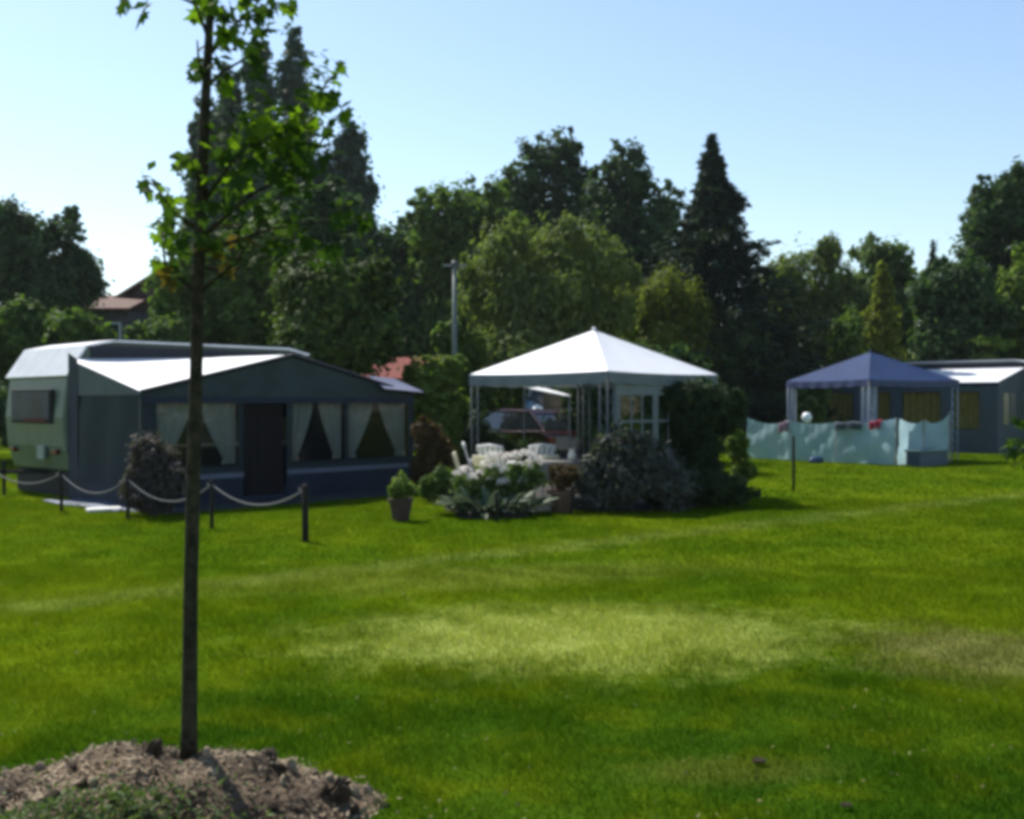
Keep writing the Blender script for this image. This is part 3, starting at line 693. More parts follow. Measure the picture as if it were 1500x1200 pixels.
# ------------------------------------------------------------------ rope fence round the left pitch
M_POST = mat('post_dark', (0.022,0.018,0.014), 0.9, 0.3, 14, bump=.4)
M_ROPE = mat('rope_pale', (0.15,0.15,0.15), 0.9, 0.2, 60, bump=.5, bscale=120)
posts = [(-15, 16.2, .64, 'dark rope-fence post beside the caravan nose'),
         (90, 15.0, .62, 'dark rope-fence post in front of the awning side'),
         (187, 13.95, .62, 'dark rope-fence post beside the dusty mauve shrub'),
         (310, 13.0, .62, 'dark rope-fence post in front of the awning door'),
         (447, 11.8, .66, 'thick dark corner post at the end of the rope'),
         (728, 13.7, .40, 'short dark post in front of the striped-leaf plant'),
         (838, 14.6, .42, 'short dark post in front of the terracotta pot'),
         (1163, 18.5, 1.0, 'tall dark post standing alone in front of the windbreak')]
tops = []
for i, (px, d, h, lab) in enumerate(posts):
    p = thing('rope_post', lab, 'post', (gx(px, d), d, 0), R.uniform(0, 1), 'posts round the pitches')
    rd = .040 if px == 447 else .026
    lean = R.uniform(-.015, .015)
    MB().tube([(0,0,-.1),(lean*.5,0,h*.5),(lean,0,h-.02),(lean,0,h)], [rd, rd*.95, rd*.9, rd*.6], 10).build('shaft', M_POST, p, smooth=True)
    if i < 5: MB().tube([(lean-rd-.01,0,h-.06),(lean-rd-.03,0,h-.06),(lean-rd-.03,0,h-.03)], .006, 6).build('hook', M_STEEL, p)
    tops.append(Vector((gx(px, d)+lean, d, h-.06)))
def rope(a, b, sag, lab):
    pts = [a.lerp(b, i/24) - Vector((0,0,sag*4*(i/24)*(1-i/24))) for i in range(25)]
    o = MB().tube(pts, .013, 6).build('rope', M_ROPE, None, smooth=True)
    tag(o, lab, 'rope', 'ropes hung between the fence posts')
rope(tops[3], tops[4], .22, 'pale rope sagging from the door post to the thick corner post')
rope(tops[2], tops[3], .26, 'pale rope sagging past the dusty mauve shrub to the door post')
rope(tops[1], tops[2], .24, 'pale rope sagging along the awning side')
rope(tops[0], tops[1], .2, 'pale rope sagging below the caravan nose')

# ------------------------------------------------------------------ gazebos
def gazebo(label, loc, rz, a, ze, zp, m_roof, m_val, m_leg, leg_w=.15, sag=.05, walls=(), curtains=()):
    z = thing('gazebo', label, 'gazebo', loc, rz, 'garden gazebos')
    C = [(-a,-a),(a,-a),(a,a),(-a,a)]
    for i in range(4):
        A = Vector((*C[i], ze)); B = Vector((*C[(i+1)%4], ze)); T = Vector((0,0,zp))
        r = MB()
        def rf(u, v, A=A, B=B, T=T):
            p = (A.lerp(B, u)).lerp(T, v)
            s = sag * 4*u*(1-u)*(1-v)*(.3+v)*1.4
            return p - Vector((0,0,s))
        r.grid(rf, 14, 10); r.build('roof_panel', m_roof, z, smooth=True)
        r = MB(); nrm = Vector(((A+B).x, (A+B).y, 0)).normalized()
        def vf(u, v, A=A, B=B, nrm=nrm):
            p = A.lerp(B, u); s = sag*4*u*(1-u)*.42
            return p + nrm*(.012 + .012*math.sin(u*40)*v) - Vector((0,0, s + v*(.17 + .02*abs(math.sin(u*math.pi*7)))))
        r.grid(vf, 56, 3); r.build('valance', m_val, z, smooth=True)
    for i, (x, y) in enumerate(C):
        sx, sy = (-1 if x > 0 else 1), (-1 if y > 0 else 1); x *= .985; y *= .985
        lg = MB()
        for ox, oy in ((0,0),(sx*leg_w,0),(0,sy*leg_w)): lg.tube([(x+ox,y+oy,0),(x+ox,y+oy,ze-.04)], .014, 8)
        leg = lg.build('leg', m_leg, z, smooth=True)
        br = MB(); q = 0
        for j in range(8):
            z0 = .2 + j*(ze-.3)/8; z1 = z0 + (ze-.3)/8
            br.tube([(x,y,z0),(x+sx*leg_w,y,z1)], .004, 5); br.tube([(x,y,z0),(x,y+sy*leg_w,z1)], .006, 5)
        br.build('leg_lattice', m_leg, leg)
        MB().tube([(x,y,ze-.02),(0,0,zp-.05)], .014, 6).build('rafter', m_leg, z)
        (x2, y2) = C[(i+1)%4]; MB().tube([(x,y,ze-.05),(x2*.985,y2*.985,ze-.05)], .014, 6).build('eave_bar', m_leg, z)
    MB().lathe([(0,.06),(.03,.05),(.04,0),(.03,-.06),(0,-.06)], 10, (0,0,zp)).build('finial', m_roof, z, smooth=True)
    return z
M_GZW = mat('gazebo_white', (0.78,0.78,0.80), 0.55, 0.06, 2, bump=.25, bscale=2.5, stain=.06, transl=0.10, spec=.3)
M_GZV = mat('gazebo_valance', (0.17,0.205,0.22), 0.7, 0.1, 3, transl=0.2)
M_WLEG = mat('white_legs', (0.11,0.125,0.13), 0.5, 0.1, 10)
GW = Vector((1.40, 17.5, 0)); GA = math.radians(46.0)
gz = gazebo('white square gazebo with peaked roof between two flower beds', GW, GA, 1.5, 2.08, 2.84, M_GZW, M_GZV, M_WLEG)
# side wall with barred windows on the front right side (local y = -a)
M_WALLP = mat('gazebo_sidewall', (0.27,0.31,0.33), 0.7, 0.1, 3, transl=0.35)
sw = MB()
for x0, x1, z0, z1 in ((-1.28,1.4,1.72,2.0),(-1.28,1.4,.05,.85),(-1.28,-1.16,.85,1.72),(-.32,-.18,.85,1.72),(.66,.8,.85,1.72),(1.28,1.4,.85,1.72)):
    sw.quad((x0,-1.47,z0),(x1,-1.47,z0),(x1,-1.47,z1),(x0,-1.47,z1),8,2, lambda u, v: Vector((0,.01*math.sin(u*12),0)))
swo = sw.build('side_wall', M_WALLP, gz, solid=.004)
for x0, x1 in ((-1.16,-.32),(-.18,.66),(.8,1.28)):
    for j in (1, 2): 
        xx = x0 + (x1-x0)*j/3; MB().box((xx-.014,-1.476,.85),(xx+.014,-1.464,1.72)).build('window_bar', M_WALLP, swo)
    MB().box((x0,-1.478,1.29),(x1,-1.474,1.33)).build('window_bar', M_WALLP, swo)
    MB().quad((x0,-1.468,.85),(x1,-1.468,.85),(x1,-1.468,1.72),(x0,-1.468,1.72)).build('window_film', glassmat('window_film2', (.8,.84,.85), .05), swo)
M_GZB = mat('gazebo_blue', (0.022,0.044,0.122), 0.7, 0.25, 3, bump=.3, bscale=2.5, transl=0.06, spec=.12)
M_GZBV = mat('gazebo_blue_valance', (0.045,0.06,0.14), 0.6, 0.15, 3)
M_BLEG = mat('pale_blue_legs', (0.30,0.36,0.44), 0.5, 0.1, 8)
GB = Vector((10.15, 29.0, 0)); GBA = math.radians(24.7)
gb = gazebo('navy blue square gazebo with peaked roof behind the windbreak', GB, GBA, 1.63, 2.22, 3.04, M_GZB, M_GZBV, M_BLEG, leg_w=.2, sag=.07)
for (x, y, sx, sy) in ((-1.6,-1.6,1,0),(-1.6,-1.6,0,1),(-1.6,1.6,0,-1),(-1.6,1.6,1,0)):
    c_ = MB()
    c_.grid(lambda u, v, x=x, y=y, sx=sx, sy=sy: Vector((x + sx*(u*.30) + (.03*math.sin(u*25) if sy else 0), y + sy*(u*.30) + (.03*math.sin(u*25) if sx else 0), .1 + v*2.05)), 14, 4)
    c_.build('curtain', mat('blue_grey_curtain', (0.26,0.30,0.38), 0.8, 0.1, 4, transl=.3), gb, smooth=True)

# ------------------------------------------------------------------ right pitch: awning, caravan, windbreak
RA = math.atan2(.672, -.74); RP = Vector((gx(1462, 32), 32.0, 0))
aw2 = thing('awning_tent', 'blue-grey awning with pale roof and ochre curtains behind the navy gazebo', 'awning', RP, RA, 'caravan awnings')
M_BLUEG = mat('awning_bluegrey', (0.060,0.078,0.098), 0.8, 0.2, 2, transl=.05)
M_OCHRE = mat('ochre_curtain', (0.38,0.29,0.075), 0.85, 0.25, 6, transl=.25)
L2, D2 = 6.0, 2.8           # local: x along the front, -y to the caravan
MB().quad((0,0,2.25),(L2,0,2.25),(L2,-D2,2.78),(0,-D2,2.78),8,5,sagf(.05)).build('roof_panel', mat('awning_pale', (0.66,0.67,0.70), .5, .08, 2), aw2, smooth=True)
MB().quad((0,.02,2.12),(L2,.02,2.12),(L2,.02,2.25),(0,.02,2.25),20,1,lambda u,v: Vector((0,.02*math.sin(u*50)*(1-v),0))).build('valance', M_NAVY, aw2)
w2 = ((.55,1.35),(1.75,3.0),(3.4,4.3),(4.7,5.6)); xs = 0
MB().quad((0,0,0),(L2,0,0),(L2,0,.75),(0,0,.75),20,2,lambda u,v: Vector((0,.02*math.sin(u*30),0))).build('front_wall', M_BLUEG, aw2)
MB().quad((0,0,1.95),(L2,0,1.95),(L2,0,2.2),(0,0,2.2)).build('header', M_BLUEG, aw2)
for x0, x1 in ((0,.55),(1.35,1.75),(3.0,3.4),(4.3,4.7),(5.6,L2)):
    MB().quad((x0,0,.75),(x1,0,.75),(x1,0,1.95),(x0,0,1.95)).build('mullion_panel', M_BLUEG, aw2)
for x0, x1 in w2:
    MB().quad((x0,0,.75),(x1,0,.75),(x1,0,1.95),(x0,0,1.95)).build('window_film', glassmat('window_film', (.72,.76,.76), .02), aw2)
    MB().grid(lambda u, v, x0=x0, x1=x1: Vector((x0 + u*(x1-x0), -.1 + .03*math.sin(u*34), .76 + v*1.18)), 30, 2).build('curtain', M_OCHRE, aw2, smooth=True)
MB().add([(0,0,0),(0,-D2,0),(0,-D2,2.76),(0,0,2.24)], [(0,1,2,3)]).build('side_wall', M_BLUEG, aw2)
for i in range(3):
    y = -.5 - i*.8; MB().quad((-.012,y,.9),(-.012,y-.55,.9),(-.012,y-.55,1.9),(-.012,y,1.9)).build('side_window', mat('smoked_film', (0.06,0.08,0.10), .2), aw2)
MB().add([(L2,0,0),(L2,-D2,0),(L2,-D2,2.76),(L2,0,2.24)], [(3,2,1,0)]).build('side_wall', M_BLUEG, aw2)
MB().tube([(.03,-.04,0),(.03,-.04,2.2)], .02, 6).build('pole', M_STEEL, aw2)
# caravan behind it
loc2 = RP + Matrix.Rotation(RA, 3, 'Z') @ Vector((-.5, -D2-.03, 0))
caravan('beige caravan behind the blue-grey awning', loc2, RA, L=6.2, H=3.0, flip=-1, body=mat('caravan_beige', (0.25,0.23,0.19), .5, .12, 3, stain=.2))

WB = thing('windbreak', 'pale mint cloth windbreak with sagging top in front of the navy gazebo', 'windbreak', (gx(1315,25.8), 25.8, 0))
A_, B_, C_ = Vector((gx(1095,29.3),29.3,0)), Vector((gx(1315,25.8),25.8,0)), Vector((gx(1391,27.3),27.3,0))
M_MINT = mat('mint_cloth', (0.42,0.58,0.64), 0.75, 0.14, 1.6, c2=(0.31,0.48,0.56), transl=.5)
o0 = B_
pl = [A_, A_.lerp(B_,.31), A_.lerp(B_,.62), A_.lerp(B_,.99), B_.lerp(C_,.03), B_.lerp(C_,.5), C_]
hs = [1.18, 1.10, 1.08, 1.20, 1.20, 1.14, 1.34]
for i in range(6):
    if i == 3: continue
    a0, b0, ha, hb = pl[i]-o0, pl[i+1]-o0, hs[i], hs[i+1]
    nn = Vector((-(b0-a0).y, (b0-a0).x, 0)).normalized(); sg = (.13,.06,.05,0,.10,.16)[i]; bow = (.08,.05,.10,0,.08,.1)[i]
    def wf(u, v, a0=a0, b0=b0, ha=ha, hb=hb, nn=nn, sg=sg, bow=bow, i=i):
        top = ha*(1-u)+hb*u - sg*4*u*(1-u); p = a0.lerp(b0, u)
        w_ = bow*math.sin(math.pi*u)*(.4+.6*math.sin(math.pi*v)) + .035*math.sin(u*5+v*3.2+i) + .018*math.sin(v*8-u*7+i) + .008*math.sin(u*31+i)
        return Vector((p.x, p.y, .03 + v*(top-.03))) - nn*w_
    MB().grid(wf, 20, 14).build('cloth_panel', M_MINT, WB, smooth=True)
    if i == 2 or i == 1: pass
for i, (p, h) in enumerate(zip(pl, hs)):
    if i == 4: continue
    q = p-o0; MB().tube([(q.x,q.y,-.1),(q.x,q.y,h+.03)], .014, 8).build('pole', mat('windbreak_pole', (.5,.5,.48), .6), WB)
def lay(name, label, cat, i, u0, u1, drop, m, h0=0, off=.05):
    """a cloth hung over the top edge of windbreak panel i"""
    a0, b0 = pl[i], pl[i+1]; nn = Vector((-(b0-a0).y, (b0-a0).x, 0)).normalized()
    sg = (.13,.06,.05,0,.10,.16)[i]; bow = (.08,.05,.10,0,.08,.1)[i]
    def f(u, v):
        uu = u0+(u1-u0)*u; top = hs[i]*(1-uu)+hs[i+1]*uu - sg*4*uu*(1-uu) + .03; p = a0.lerp(b0, uu)
        s = (v-.3)
        side = -1 if s > 0 else 1
        return Vector((p.x, p.y, top - abs(s)*drop*1.4 - .02*math.sin(u*8))) + nn*(side*(off + .02*math.sin(u*12)) - bow*math.sin(math.pi*uu)*.5 if abs(s) > .06 else 0)
    o = MB().grid(f, 10, 14).build(name, m, None, smooth=True, solid=.006); tag(o, label, cat); return o
lay('towel', 'grey towel with reddish edge hung over the windbreak', 'towel', 0, .80, .99, .30, mat('towel_grey', (0.20,0.20,0.27), .9, .3, 5, c2=(.25,.10,.13)), off=.10)
lay('towel', 'dark towel hung over the middle of the windbreak', 'towel', 2, .02, .5, .20, mat('towel_dark', (0.05,0.07,0.09), .9, .3, 5), off=.14)
lay('towel', 'crimson towel hung over the windbreak near its corner', 'towel', 2, .62, .80, .22, mat('towel_red', (0.30,0.03,0.06), .9, .3, 5), off=.13)
gl = MB(); gl.lathe([(.0,.16),(.08,.145),(.13,.08),(.14,0),(.105,-.08),(.05,-.13),(.0,-.14)], 14, (0,0,1.17)); 
lampw = thing('garden_globe_lamp', 'white globe lamp on a thin stand just behind the windbreak', 'lamp', (gx(1182,28.4), 28.4, 0))
gl.build('globe', mat('white_globe', (0.85,0.86,0.88), .3, .03, 2), lampw, smooth=True)
MB().tube([(0,0,0),(0,0,1.02)], .02, 8).build('stand', M_STEEL, lampw)
MB().lathe([(0,.03),(.14,.03),(.15,0),(0,0)], 14).build('base', M_STEEL, lampw)
bag = MB(); bag.lathe([(0,.30),(.10,.29),(.17,.22),(.20,.1),(.17,.0),(0,0)], 12)
bo = bag.build('blue_bag', mat('bag_blue', (0.03,0.07,0.15), .6, .2, 6), None, smooth=True); bo.location = (gx(1196,27.1), 27.1, 0); bo.scale = (1.3,.7,.62); bo.rotation_euler = (0,0,.6)
tag(bo, 'dark blue bag on the grass at the windbreak foot', 'bag')
crate = thing('storage_box', 'dark blue-green storage box at the short side of the windbreak', 'box', (gx(1358,25.9), 25.9, 0), .62)
MB().box((-.6,-.2,0),(.6,.2,.36)).build('tub', mat('box_teal', (0.05,0.08,0.12), .6, .2, 4), crate, bevel=.02)
MB().box((-.63,-.23,.362),(.63,.23,.42)).build('lid', mat('box_lid', (0.09,0.16,0.17), .6, .2, 4), crate, bevel=.015)

# ------------------------------------------------------------------ behind the gazebo: maroon car, small caravan with canopy
car = thing('parked_car', 'dark maroon car parked behind the white gazebo', 'car', (gx(757,24.6), 24.6, 0), math.radians(-50))
M_MAROON = mat('maroon_paint', (0.026,0.005,0.008), .25, .15, 3, spec=.6)
def loft(prof_pairs, hw):
    """side profile (x, z) with half width per point, closed belly"""
    mb = MB(); n = len(prof_pairs); vs = []
    for s in (-1, 1):
        for (x, z), w_ in zip(prof_pairs, hw): vs.append((x, s*w_, z))
    fs = [tuple(range(n)), tuple(range(2*n-1, n-1, -1))] + [(i, i+n, (i+1)%n+n, (i+1)%n) for i in range(n)]
    return mb.add(vs, fs)
loft([(-2.05,.35),(-2.1,.62),(-2.0,.88),(-.95,.95),(.9,.96),(1.75,.98),(1.98,.9),(2.02,.5),(1.9,.28),(-1.9,.25)], [.74,.8,.8,.83,.84,.82,.78,.78,.74,.74]).build('body', M_MAROON, car, bevel=.05)
loft([(-.92,.94),(-.25,1.36),(.15,1.44),(1.15,1.42),(1.8,.97)], [.74,.62,.6,.6,.72]).build('cabin', mat('car_glass', (0.02,0.025,0.03), .05, .2, 2, spec=.9), car, bevel=.03)
loft([(-.28,1.37),(.15,1.455),(1.15,1.435),(1.3,1.34),(.1,1.35)], [.625,.61,.61,.63,.63]).build('roof', M_MAROON, car, bevel=.03)
for s in (-1, 1):
    for xx in ((-.3,.1),): MB().tube([(.35,s*.70,.95),(.35,s*.615,1.40)], .03, 6).build('door_pillar', M_MAROON, car)
    MB().tube([(-.92,s*.72,.95),(-.25,s*.62,1.38)], .03, 6).build('windscreen_pillar', M_MAROON, car)
    MB().tube([(1.8,s*.71,.98),(1.15,s*.60,1.43)], .045, 6).build('rear_pillar', M_MAROON, car)
    MB().box((1.93,s*.68-.1,.68),(2.03,s*.68+.1,.84)).build('tail_light', M_REDL, car, bevel=.01)
    MB().box((-2.11,s*.6-.14,.62),(-2.03,s*.6+.14,.76)).build('headlight', mat('lamp_glass', (.6,.62,.65), .15), car, bevel=.01)
    MB().box((-.75,s*.88-.09,.98),(-.62,s*.88+.09,1.08)).build('mirror', M_MAROON, car, bevel=.02)
    for xx in (-1.3, 1.3):
        wo_ = MB().tube([(xx,s*.70,.30),(xx,s*.86,.30)], .30, 20).build('wheel', M_RUBBER, car, bevel=.02)
        MB().tube([(xx,s*.72,.30),(xx,s*.868,.30)], .18, 14).build('rim', M_STEEL, wo_)
MB().box((-2.14,-.7,.34),(-2.06,.7,.5)).build('bumper', M_RUBBER, car, bevel=.02)
MB().box((2.0,-.7,.34),(2.08,.7,.5)).build('bumper', M_RUBBER, car, bevel=.02)

cv = caravan('small dark-sided caravan behind the maroon car', (gx(775,27.0), 27.0, 0), math.radians(-65), L=3.6, H=2.35, body=mat('caravan_dark', (0.09,0.10,0.12), .5, .15, 3))
glint = MB(); k = 25.9/FPX
glint.grid(lambda u, v: Vector(((u-.5)*56*k, 1.3*v-.25*math.sin(u*3.1), CAM_H + (HORIZ-613)*k + v*(26*k + 4*k*math.sin(u*2.6)) + .02*math.sin(u*15+v*5))), 16, 8)
co_ = glint.build('sky_glint_sheet', mat('painted_sky_glint', (.30,.45,.55), .35, .3, 3, c2=(.10,.18,.28)), cv, smooth=True, solid=.01)  # pale blue sheet painted as a reflection of sky in glass
co_.parent = None; co_.location = (gx(796,25.9), 25.9, 0); co_['label'] = 'pale blue sheet added for a sky reflection in glass behind the gazebo'; co_['category'] = 'painted reflection'
can = thing('sun_canopy', 'white sloping sun canopy seen under the gazebo edge', 'canopy', (gx(803,22.6), 22.6, 0))
k = 22.6/FPX
z0, z1 = CAM_H+(HORIZ-566)*k, CAM_H+(HORIZ-581)*k
MB().quad((-.55,.0,z0-.02),(.46,-.5,z1),(.50,.5,z1+.04),(-.5,1.0,z0+.1),8,5,sagf(.03)).build('cloth', mat('canopy_white', (.75,.75,.74), .6, .05, 2, transl=.1), can, smooth=True, solid=.006)
for x, y, z in ((-.53,.02,z0-.03),(.45,-.48,z1-.01),(.49,.48,z1+.03),(-.49,.98,z0+.08)):
    MB().tube([(x,y,0),(x,y,z)], .016, 6).build('pole', M_WLEG, can)

# ------------------------------------------------------------------ garden furniture and beds by the white gazebo
M_PLASTIC = mat('white_plastic', (0.82,0.82,0.80), .4, .06, 3, transl=.35)
M_CUSH = mat('cream_cushion', (0.82,0.78,0.62), .9, .1, 6, transl=.5)
M_LAV = mat('lavender_cushion', (0.42,0.38,0.46), .9, .2, 6)
def chair():
    c = thing('garden_chair', '', 'chair', group='garden chairs by the white gazebo')
    MB().quad((-.24,-.25,.42),(.24,-.25,.42),(.22,.22,.40),(-.22,.22,.40),4,4,sagf(.015)).build('seat', M_PLASTIC, c, solid=.025)
    for i in range(5):
        x = -.2 + i*.1
        MB().quad((x-.036,.21,.46),(x+.036,.21,.46),(x*1.05+.036,.36,.90),(x*1.05-.036,.36,.90),1,3,lambda u,v: Vector((0,.02*math.sin(v*3),0))).build('back_slat', M_PLASTIC, c, solid=.016)
    MB().tube([(-.26,.355,.84),(-.24,.37,.91),(0,.38,.935),(.24,.37,.91),(.26,.355,.84)], .022, 8).build('back_rail', M_PLASTIC, c, smooth=True)
    for sx in (-1, 1):
        MB().tube([(sx*.26,-.26,0),(sx*.25,-.24,.42),(sx*.27,-.22,.62)], .02, 8).build('leg', M_PLASTIC, c, smooth=True)
        MB().tube([(sx*.27,.38,0),(sx*.24,.22,.42)], .02, 8).build('leg', M_PLASTIC, c, smooth=True)
        MB().tube([(sx*.27,-.24,.63),(sx*.28,.0,.65),(sx*.26,.29,.62)], .026, 8).build('armrest', M_PLASTIC, c, smooth=True)
    b_ = MB(); b_.box((-.21,.17,.48),(.21,.23,.88), Matrix.Translation((0,.0,0)) @ Matrix.Rotation(-.28,4,'X') @ Matrix.Translation((0,.10,.02)))
    b_.build('back_cushion', M_CUSH, c, bevel=.028)
    MB().box((-.21,-.22,.425),(.21,.2,.48)).build('seat_cushion', M_LAV, c, bevel=.025)
    return c
ch0 = chair(); ch0['label'] = 'white garden chair with cream cushion right behind the white flower heads'
spots = [(738, 16.3, 2.5, None), (776, 16.5, 3.7, 'white garden chair with cream cushion standing beside the cloth-covered table'),
         (712, 17.0, 1.6, 'white garden chair behind the other two cushioned chairs')]
for i, (px, d, rz, lab) in enumerate(spots):
    o = ch0 if i == 0 else copy_tree(ch0)
    o.location = (gx(px, d), d, .0); o.rotation_euler = (0, 0, rz)
    if lab: o['label'] = lab
FD = 15.15; k = FD/FPX
wf_ = thing('flowering_plant', 'leafy plant with many large white flower heads in front of the garden chairs', 'flowering plant', (gx(727,FD), FD, 0))
WL = [(-.42,0,.34,.22,.2,.22),(-.1,0,.42,.26,.22,.26),(.18,0,.5,.26,.22,.26),(.45,0,.5,.24,.22,.26),(.0,0,.22,.6,.25,.22)]
obj('foliage', crown_mesh('foliage', WL, 3000, .035, 131, shell=.5, clump=.35, zmin=.02), LEAVES['mid'], wf_)
M_PETAL = leafmat('white_petals', (.84,.82,.74), (.66,.60,.64), .5, tcol=(1,1,1))
hms = []
for j in range(3):
    g_r = np.random.default_rng(140+j); d_ = norm(g_r.normal(size=(90,3))); d_[:, 2] = np.abs(d_[:, 2])*1.0 - .25*(g_r.uniform(0,1,90) < .4)
    me = leaf_cloud('flower_head', d_*(.085 + .015*j), d_ + g_r.normal(size=(90,3))*.3, .022, .85, g_r); me.materials.append(M_PETAL); hms.append(me)
fr2 = random.Random(9); stm = MB()
for i, (px, py) in enumerate(((670,694),(682,690),(693,699),(703,692),(712,681),(721,669),(733,666),(744,671),(727,684),(739,688),(757,667),(769,665),(781,667),(790,676),(762,682),(776,684),(752,699),(765,703),(700,706),(718,702),(738,706))):
    o = obj('flower_head', hms[i % 3], None, wf_); yy = fr2.uniform(-.16,.02)
    o.location = ((px-727)*k, yy, CAM_H + (HORIZ-py)*k); sc_ = fr2.uniform(.55,.95); o.scale = (sc_*1.1, sc_, sc_*.85); o.rotation_euler = (fr2.uniform(-.5,.2), fr2.uniform(-.4,.4), fr2.uniform(0,6))
    stm.tube([(o.location.x*.7, 0, 0), (o.location.x*.9, yy*.6, o.location.z*.6), tuple(o.location)], [.007,.006,.004], 5)
stm.build('stem', mat('green_stem', (.06,.09,.03), .7), wf_)
tb_ = thing('garden_table', 'garden table under a grey-brown cloth next to the chairs', 'table', (gx(816,16.0), 16.0, 0), .2)
MB().box((-.36,-.36,.66),(.36,.36,.69)).build('tabletop', M_PLASTIC, tb_, bevel=.01)
for x in (-.3,.3):
    for y in (-.3,.3): MB().tube([(x,y,0),(x,y,.66)], .022, 8).build('leg', M_PLASTIC, tb_)
cl = MB()
cl.grid(lambda u, v: (lambda a_, r_: Vector((r_*math.cos(a_)*(1 if v > .5 else 1), r_*math.sin(a_), .705 if v > .5 else .705 - (.5-v)*.62)))(u*2*math.pi, ((1-v)*2*.50 if v > .5 else .50 + .05*(.5-v) + .03*math.sin(u*2*math.pi*9)*(.5-v)*2)), 72, 12)
clo = cl.build('tablecloth', mat('cloth_taupe', (0.20,0.19,0.165), .9, .2, 6), None, smooth=True); clo.location = tb_.location
tag(clo, 'grey-brown cloth draped over the garden table', 'tablecloth')
jg = MB().lathe([(0,0),(.05,.0),(.07,.06),(.05,.13),(.04,.16),(.055,.18)], 14).build('jug', mat('cream_ceramic', (.75,.7,.6), .3), None, smooth=True)
jg.location = (gx(838,15.8), 15.8, .707); tag(jg, 'small cream jug standing on the garden table', 'jug')

def strap_leaf(L=.5, w=.07, arch=.5):
    mb = MB(); n = 8
    vs = []; fs = []
    for i in range(n+1):
        f = i/n; ww = w*math.sin(math.pi*min(1, .12+f*.88))**.7
        y = L*f*(.75 if f < .5 else .75+.1*(f-.5)); z = L*(.75*f - arch*f*f*.9)
        vs += [(-ww, y, z+.2*ww), (0, y, z), (ww, y, z+.2*ww)]
    for i in range(n): fs += [(i*3, i*3+1, i*3+4, i*3+3), (i*3+1, i*3+2, i*3+5, i*3+4)]
    mb.add(vs, fs); return mb
M_HOSTA = mat('hosta_leaf', (0.030,0.060,0.026), .6, .3, 5, c2=(.08,.11,.06), transl=.2, spec=.15)
M_HOSTA2 = mat('hosta_leaf_pale', (0.10,0.13,0.08), .6, .3, 7, c2=(.05,.08,.035), transl=.2, spec=.15)
M_TERRA = mat('terracotta', (0.075,0.05,0.04), .85, .3, 8)
me1 = strap_leaf(.46,.055).mesh('leaf', True); me1.materials.append(M_HOSTA)
me2 = strap_leaf(.42,.05,.7).mesh('leaf', True); me2.materials.append(M_HOSTA2)
me3 = strap_leaf(.50,.045,.3).mesh('leaf', True); me3.materials.append(M_HOSTA)
hosta = thing('striped_leaf_plant', 'wide clump of pale-striped arching leaves in front of the chairs', 'plant', (gx(720,14.55), 14.55, 0))
hm = MB().lathe([(.0,.10),(.2,.10),(.42,.06),(.55,0)], 18); hmo = hm.build('soil', mat('dark_soil', (.035,.03,.025), .95, .3, 20), hosta, smooth=True)
hr = random.Random(5)
for i in range(120):
    o = obj('leaf', (me1, me2, me3)[i % 3], None, hosta); a_ = hr.uniform(0, 2*math.pi); r_ = .45*math.sqrt(hr.random())
    o.location = (1.25*r_*math.cos(a_), .8*r_*math.sin(a_), .04); o.rotation_euler = (hr.uniform(-.25,.35), hr.uniform(-.3,.3), a_ - math.pi/2 + hr.uniform(-.7,.7))
    s_ = hr.uniform(.8,1.25); o.scale = (s_*1.1, s_, s_)

def pot(r0, r1, h, m=M_TERRA, n=20):
    return MB().lathe([(0,0),(r0,0),(r1,h*.86),(r1*1.12,h*.86),(r1*1.12,h),(r1*.96,h),(r1*.94,h*.88),(0,h*.88)], n)
pp = thing('potted_plant', 'dark terracotta pot with leafy plant standing alone on the lawn', 'potted plant', (gx(587,13.9), 13.9, 0))
pot(.11,.16,.30).build('pot', M_TERRA, pp, smooth=False)
L_ = [(0,0,.44,.15,.15,.14),(-.10,0,.42,.10,.1,.09),(.10,0,.42,.10,.1,.09),(.02,0,.56,.07,.07,.13)]
obj('foliage', crown_mesh('foliage', L_, 800, .032, 111, shell=.4, clump=.4), LEAVES['light'], pp)
MB().tube([(0,0,.25),(0.01,0,.45),(.03,0,.66)], [.012,.01,.004], 6).build('stem', M_BARK, pp)
pb = thing('potted_plant', 'terracotta pot with dry brownish plant between striped leaves and mauve bush', 'potted plant', (gx(823,14.9), 14.9, 0))
pot(.14,.20,.32).build('pot', mat('terracotta_warm', (.14,.085,.06), .85, .3, 8), pb)
obj('foliage', crown_mesh('foliage', [(0,0,.48,.22,.2,.18),(-.1,0,.62,.12,.12,.12),(.1,0,.6,.14,.12,.14)], 900, .03, 112, shell=.4, clump=.4), LEAVES['red'], pb)
MB().tube([(0,0,.28),(.02,0,.7)], [.012,.005], 6).build('stem', M_BARK, pb)
sl = MB().box((-.26,-.14,0),(.26,.14,.16)).build('stone_trough', mat('pale_stone', (.50,.46,.38), .85, .2, 10), None, bevel=.02)
sl.location = (gx(793,15.1), 15.1, 0); tag(sl, 'pale stone block between the striped leaves and the dry potted plant', 'stone')
shrub('mauve_bush', 'grey-mauve leafy bush in front of the white gazebo corner', 905, 15.0,
      [(890,665,30,36),(920,655,34,34),(865,700,26,34),(905,705,52,42),(955,690,38,44),(880,735,40,16),(985,710,34,36)], 9000, .04, 'purple', 121, stems=12)
shrub('dark_bush', 'low dark bush at the foot of the climbing plant', 1035, 15.6,
      [(1010,710,40,30),(1055,715,40,24),(1085,722,26,16),(975,725,44,20)], 6000, .04, 'climber', 122, stems=8)
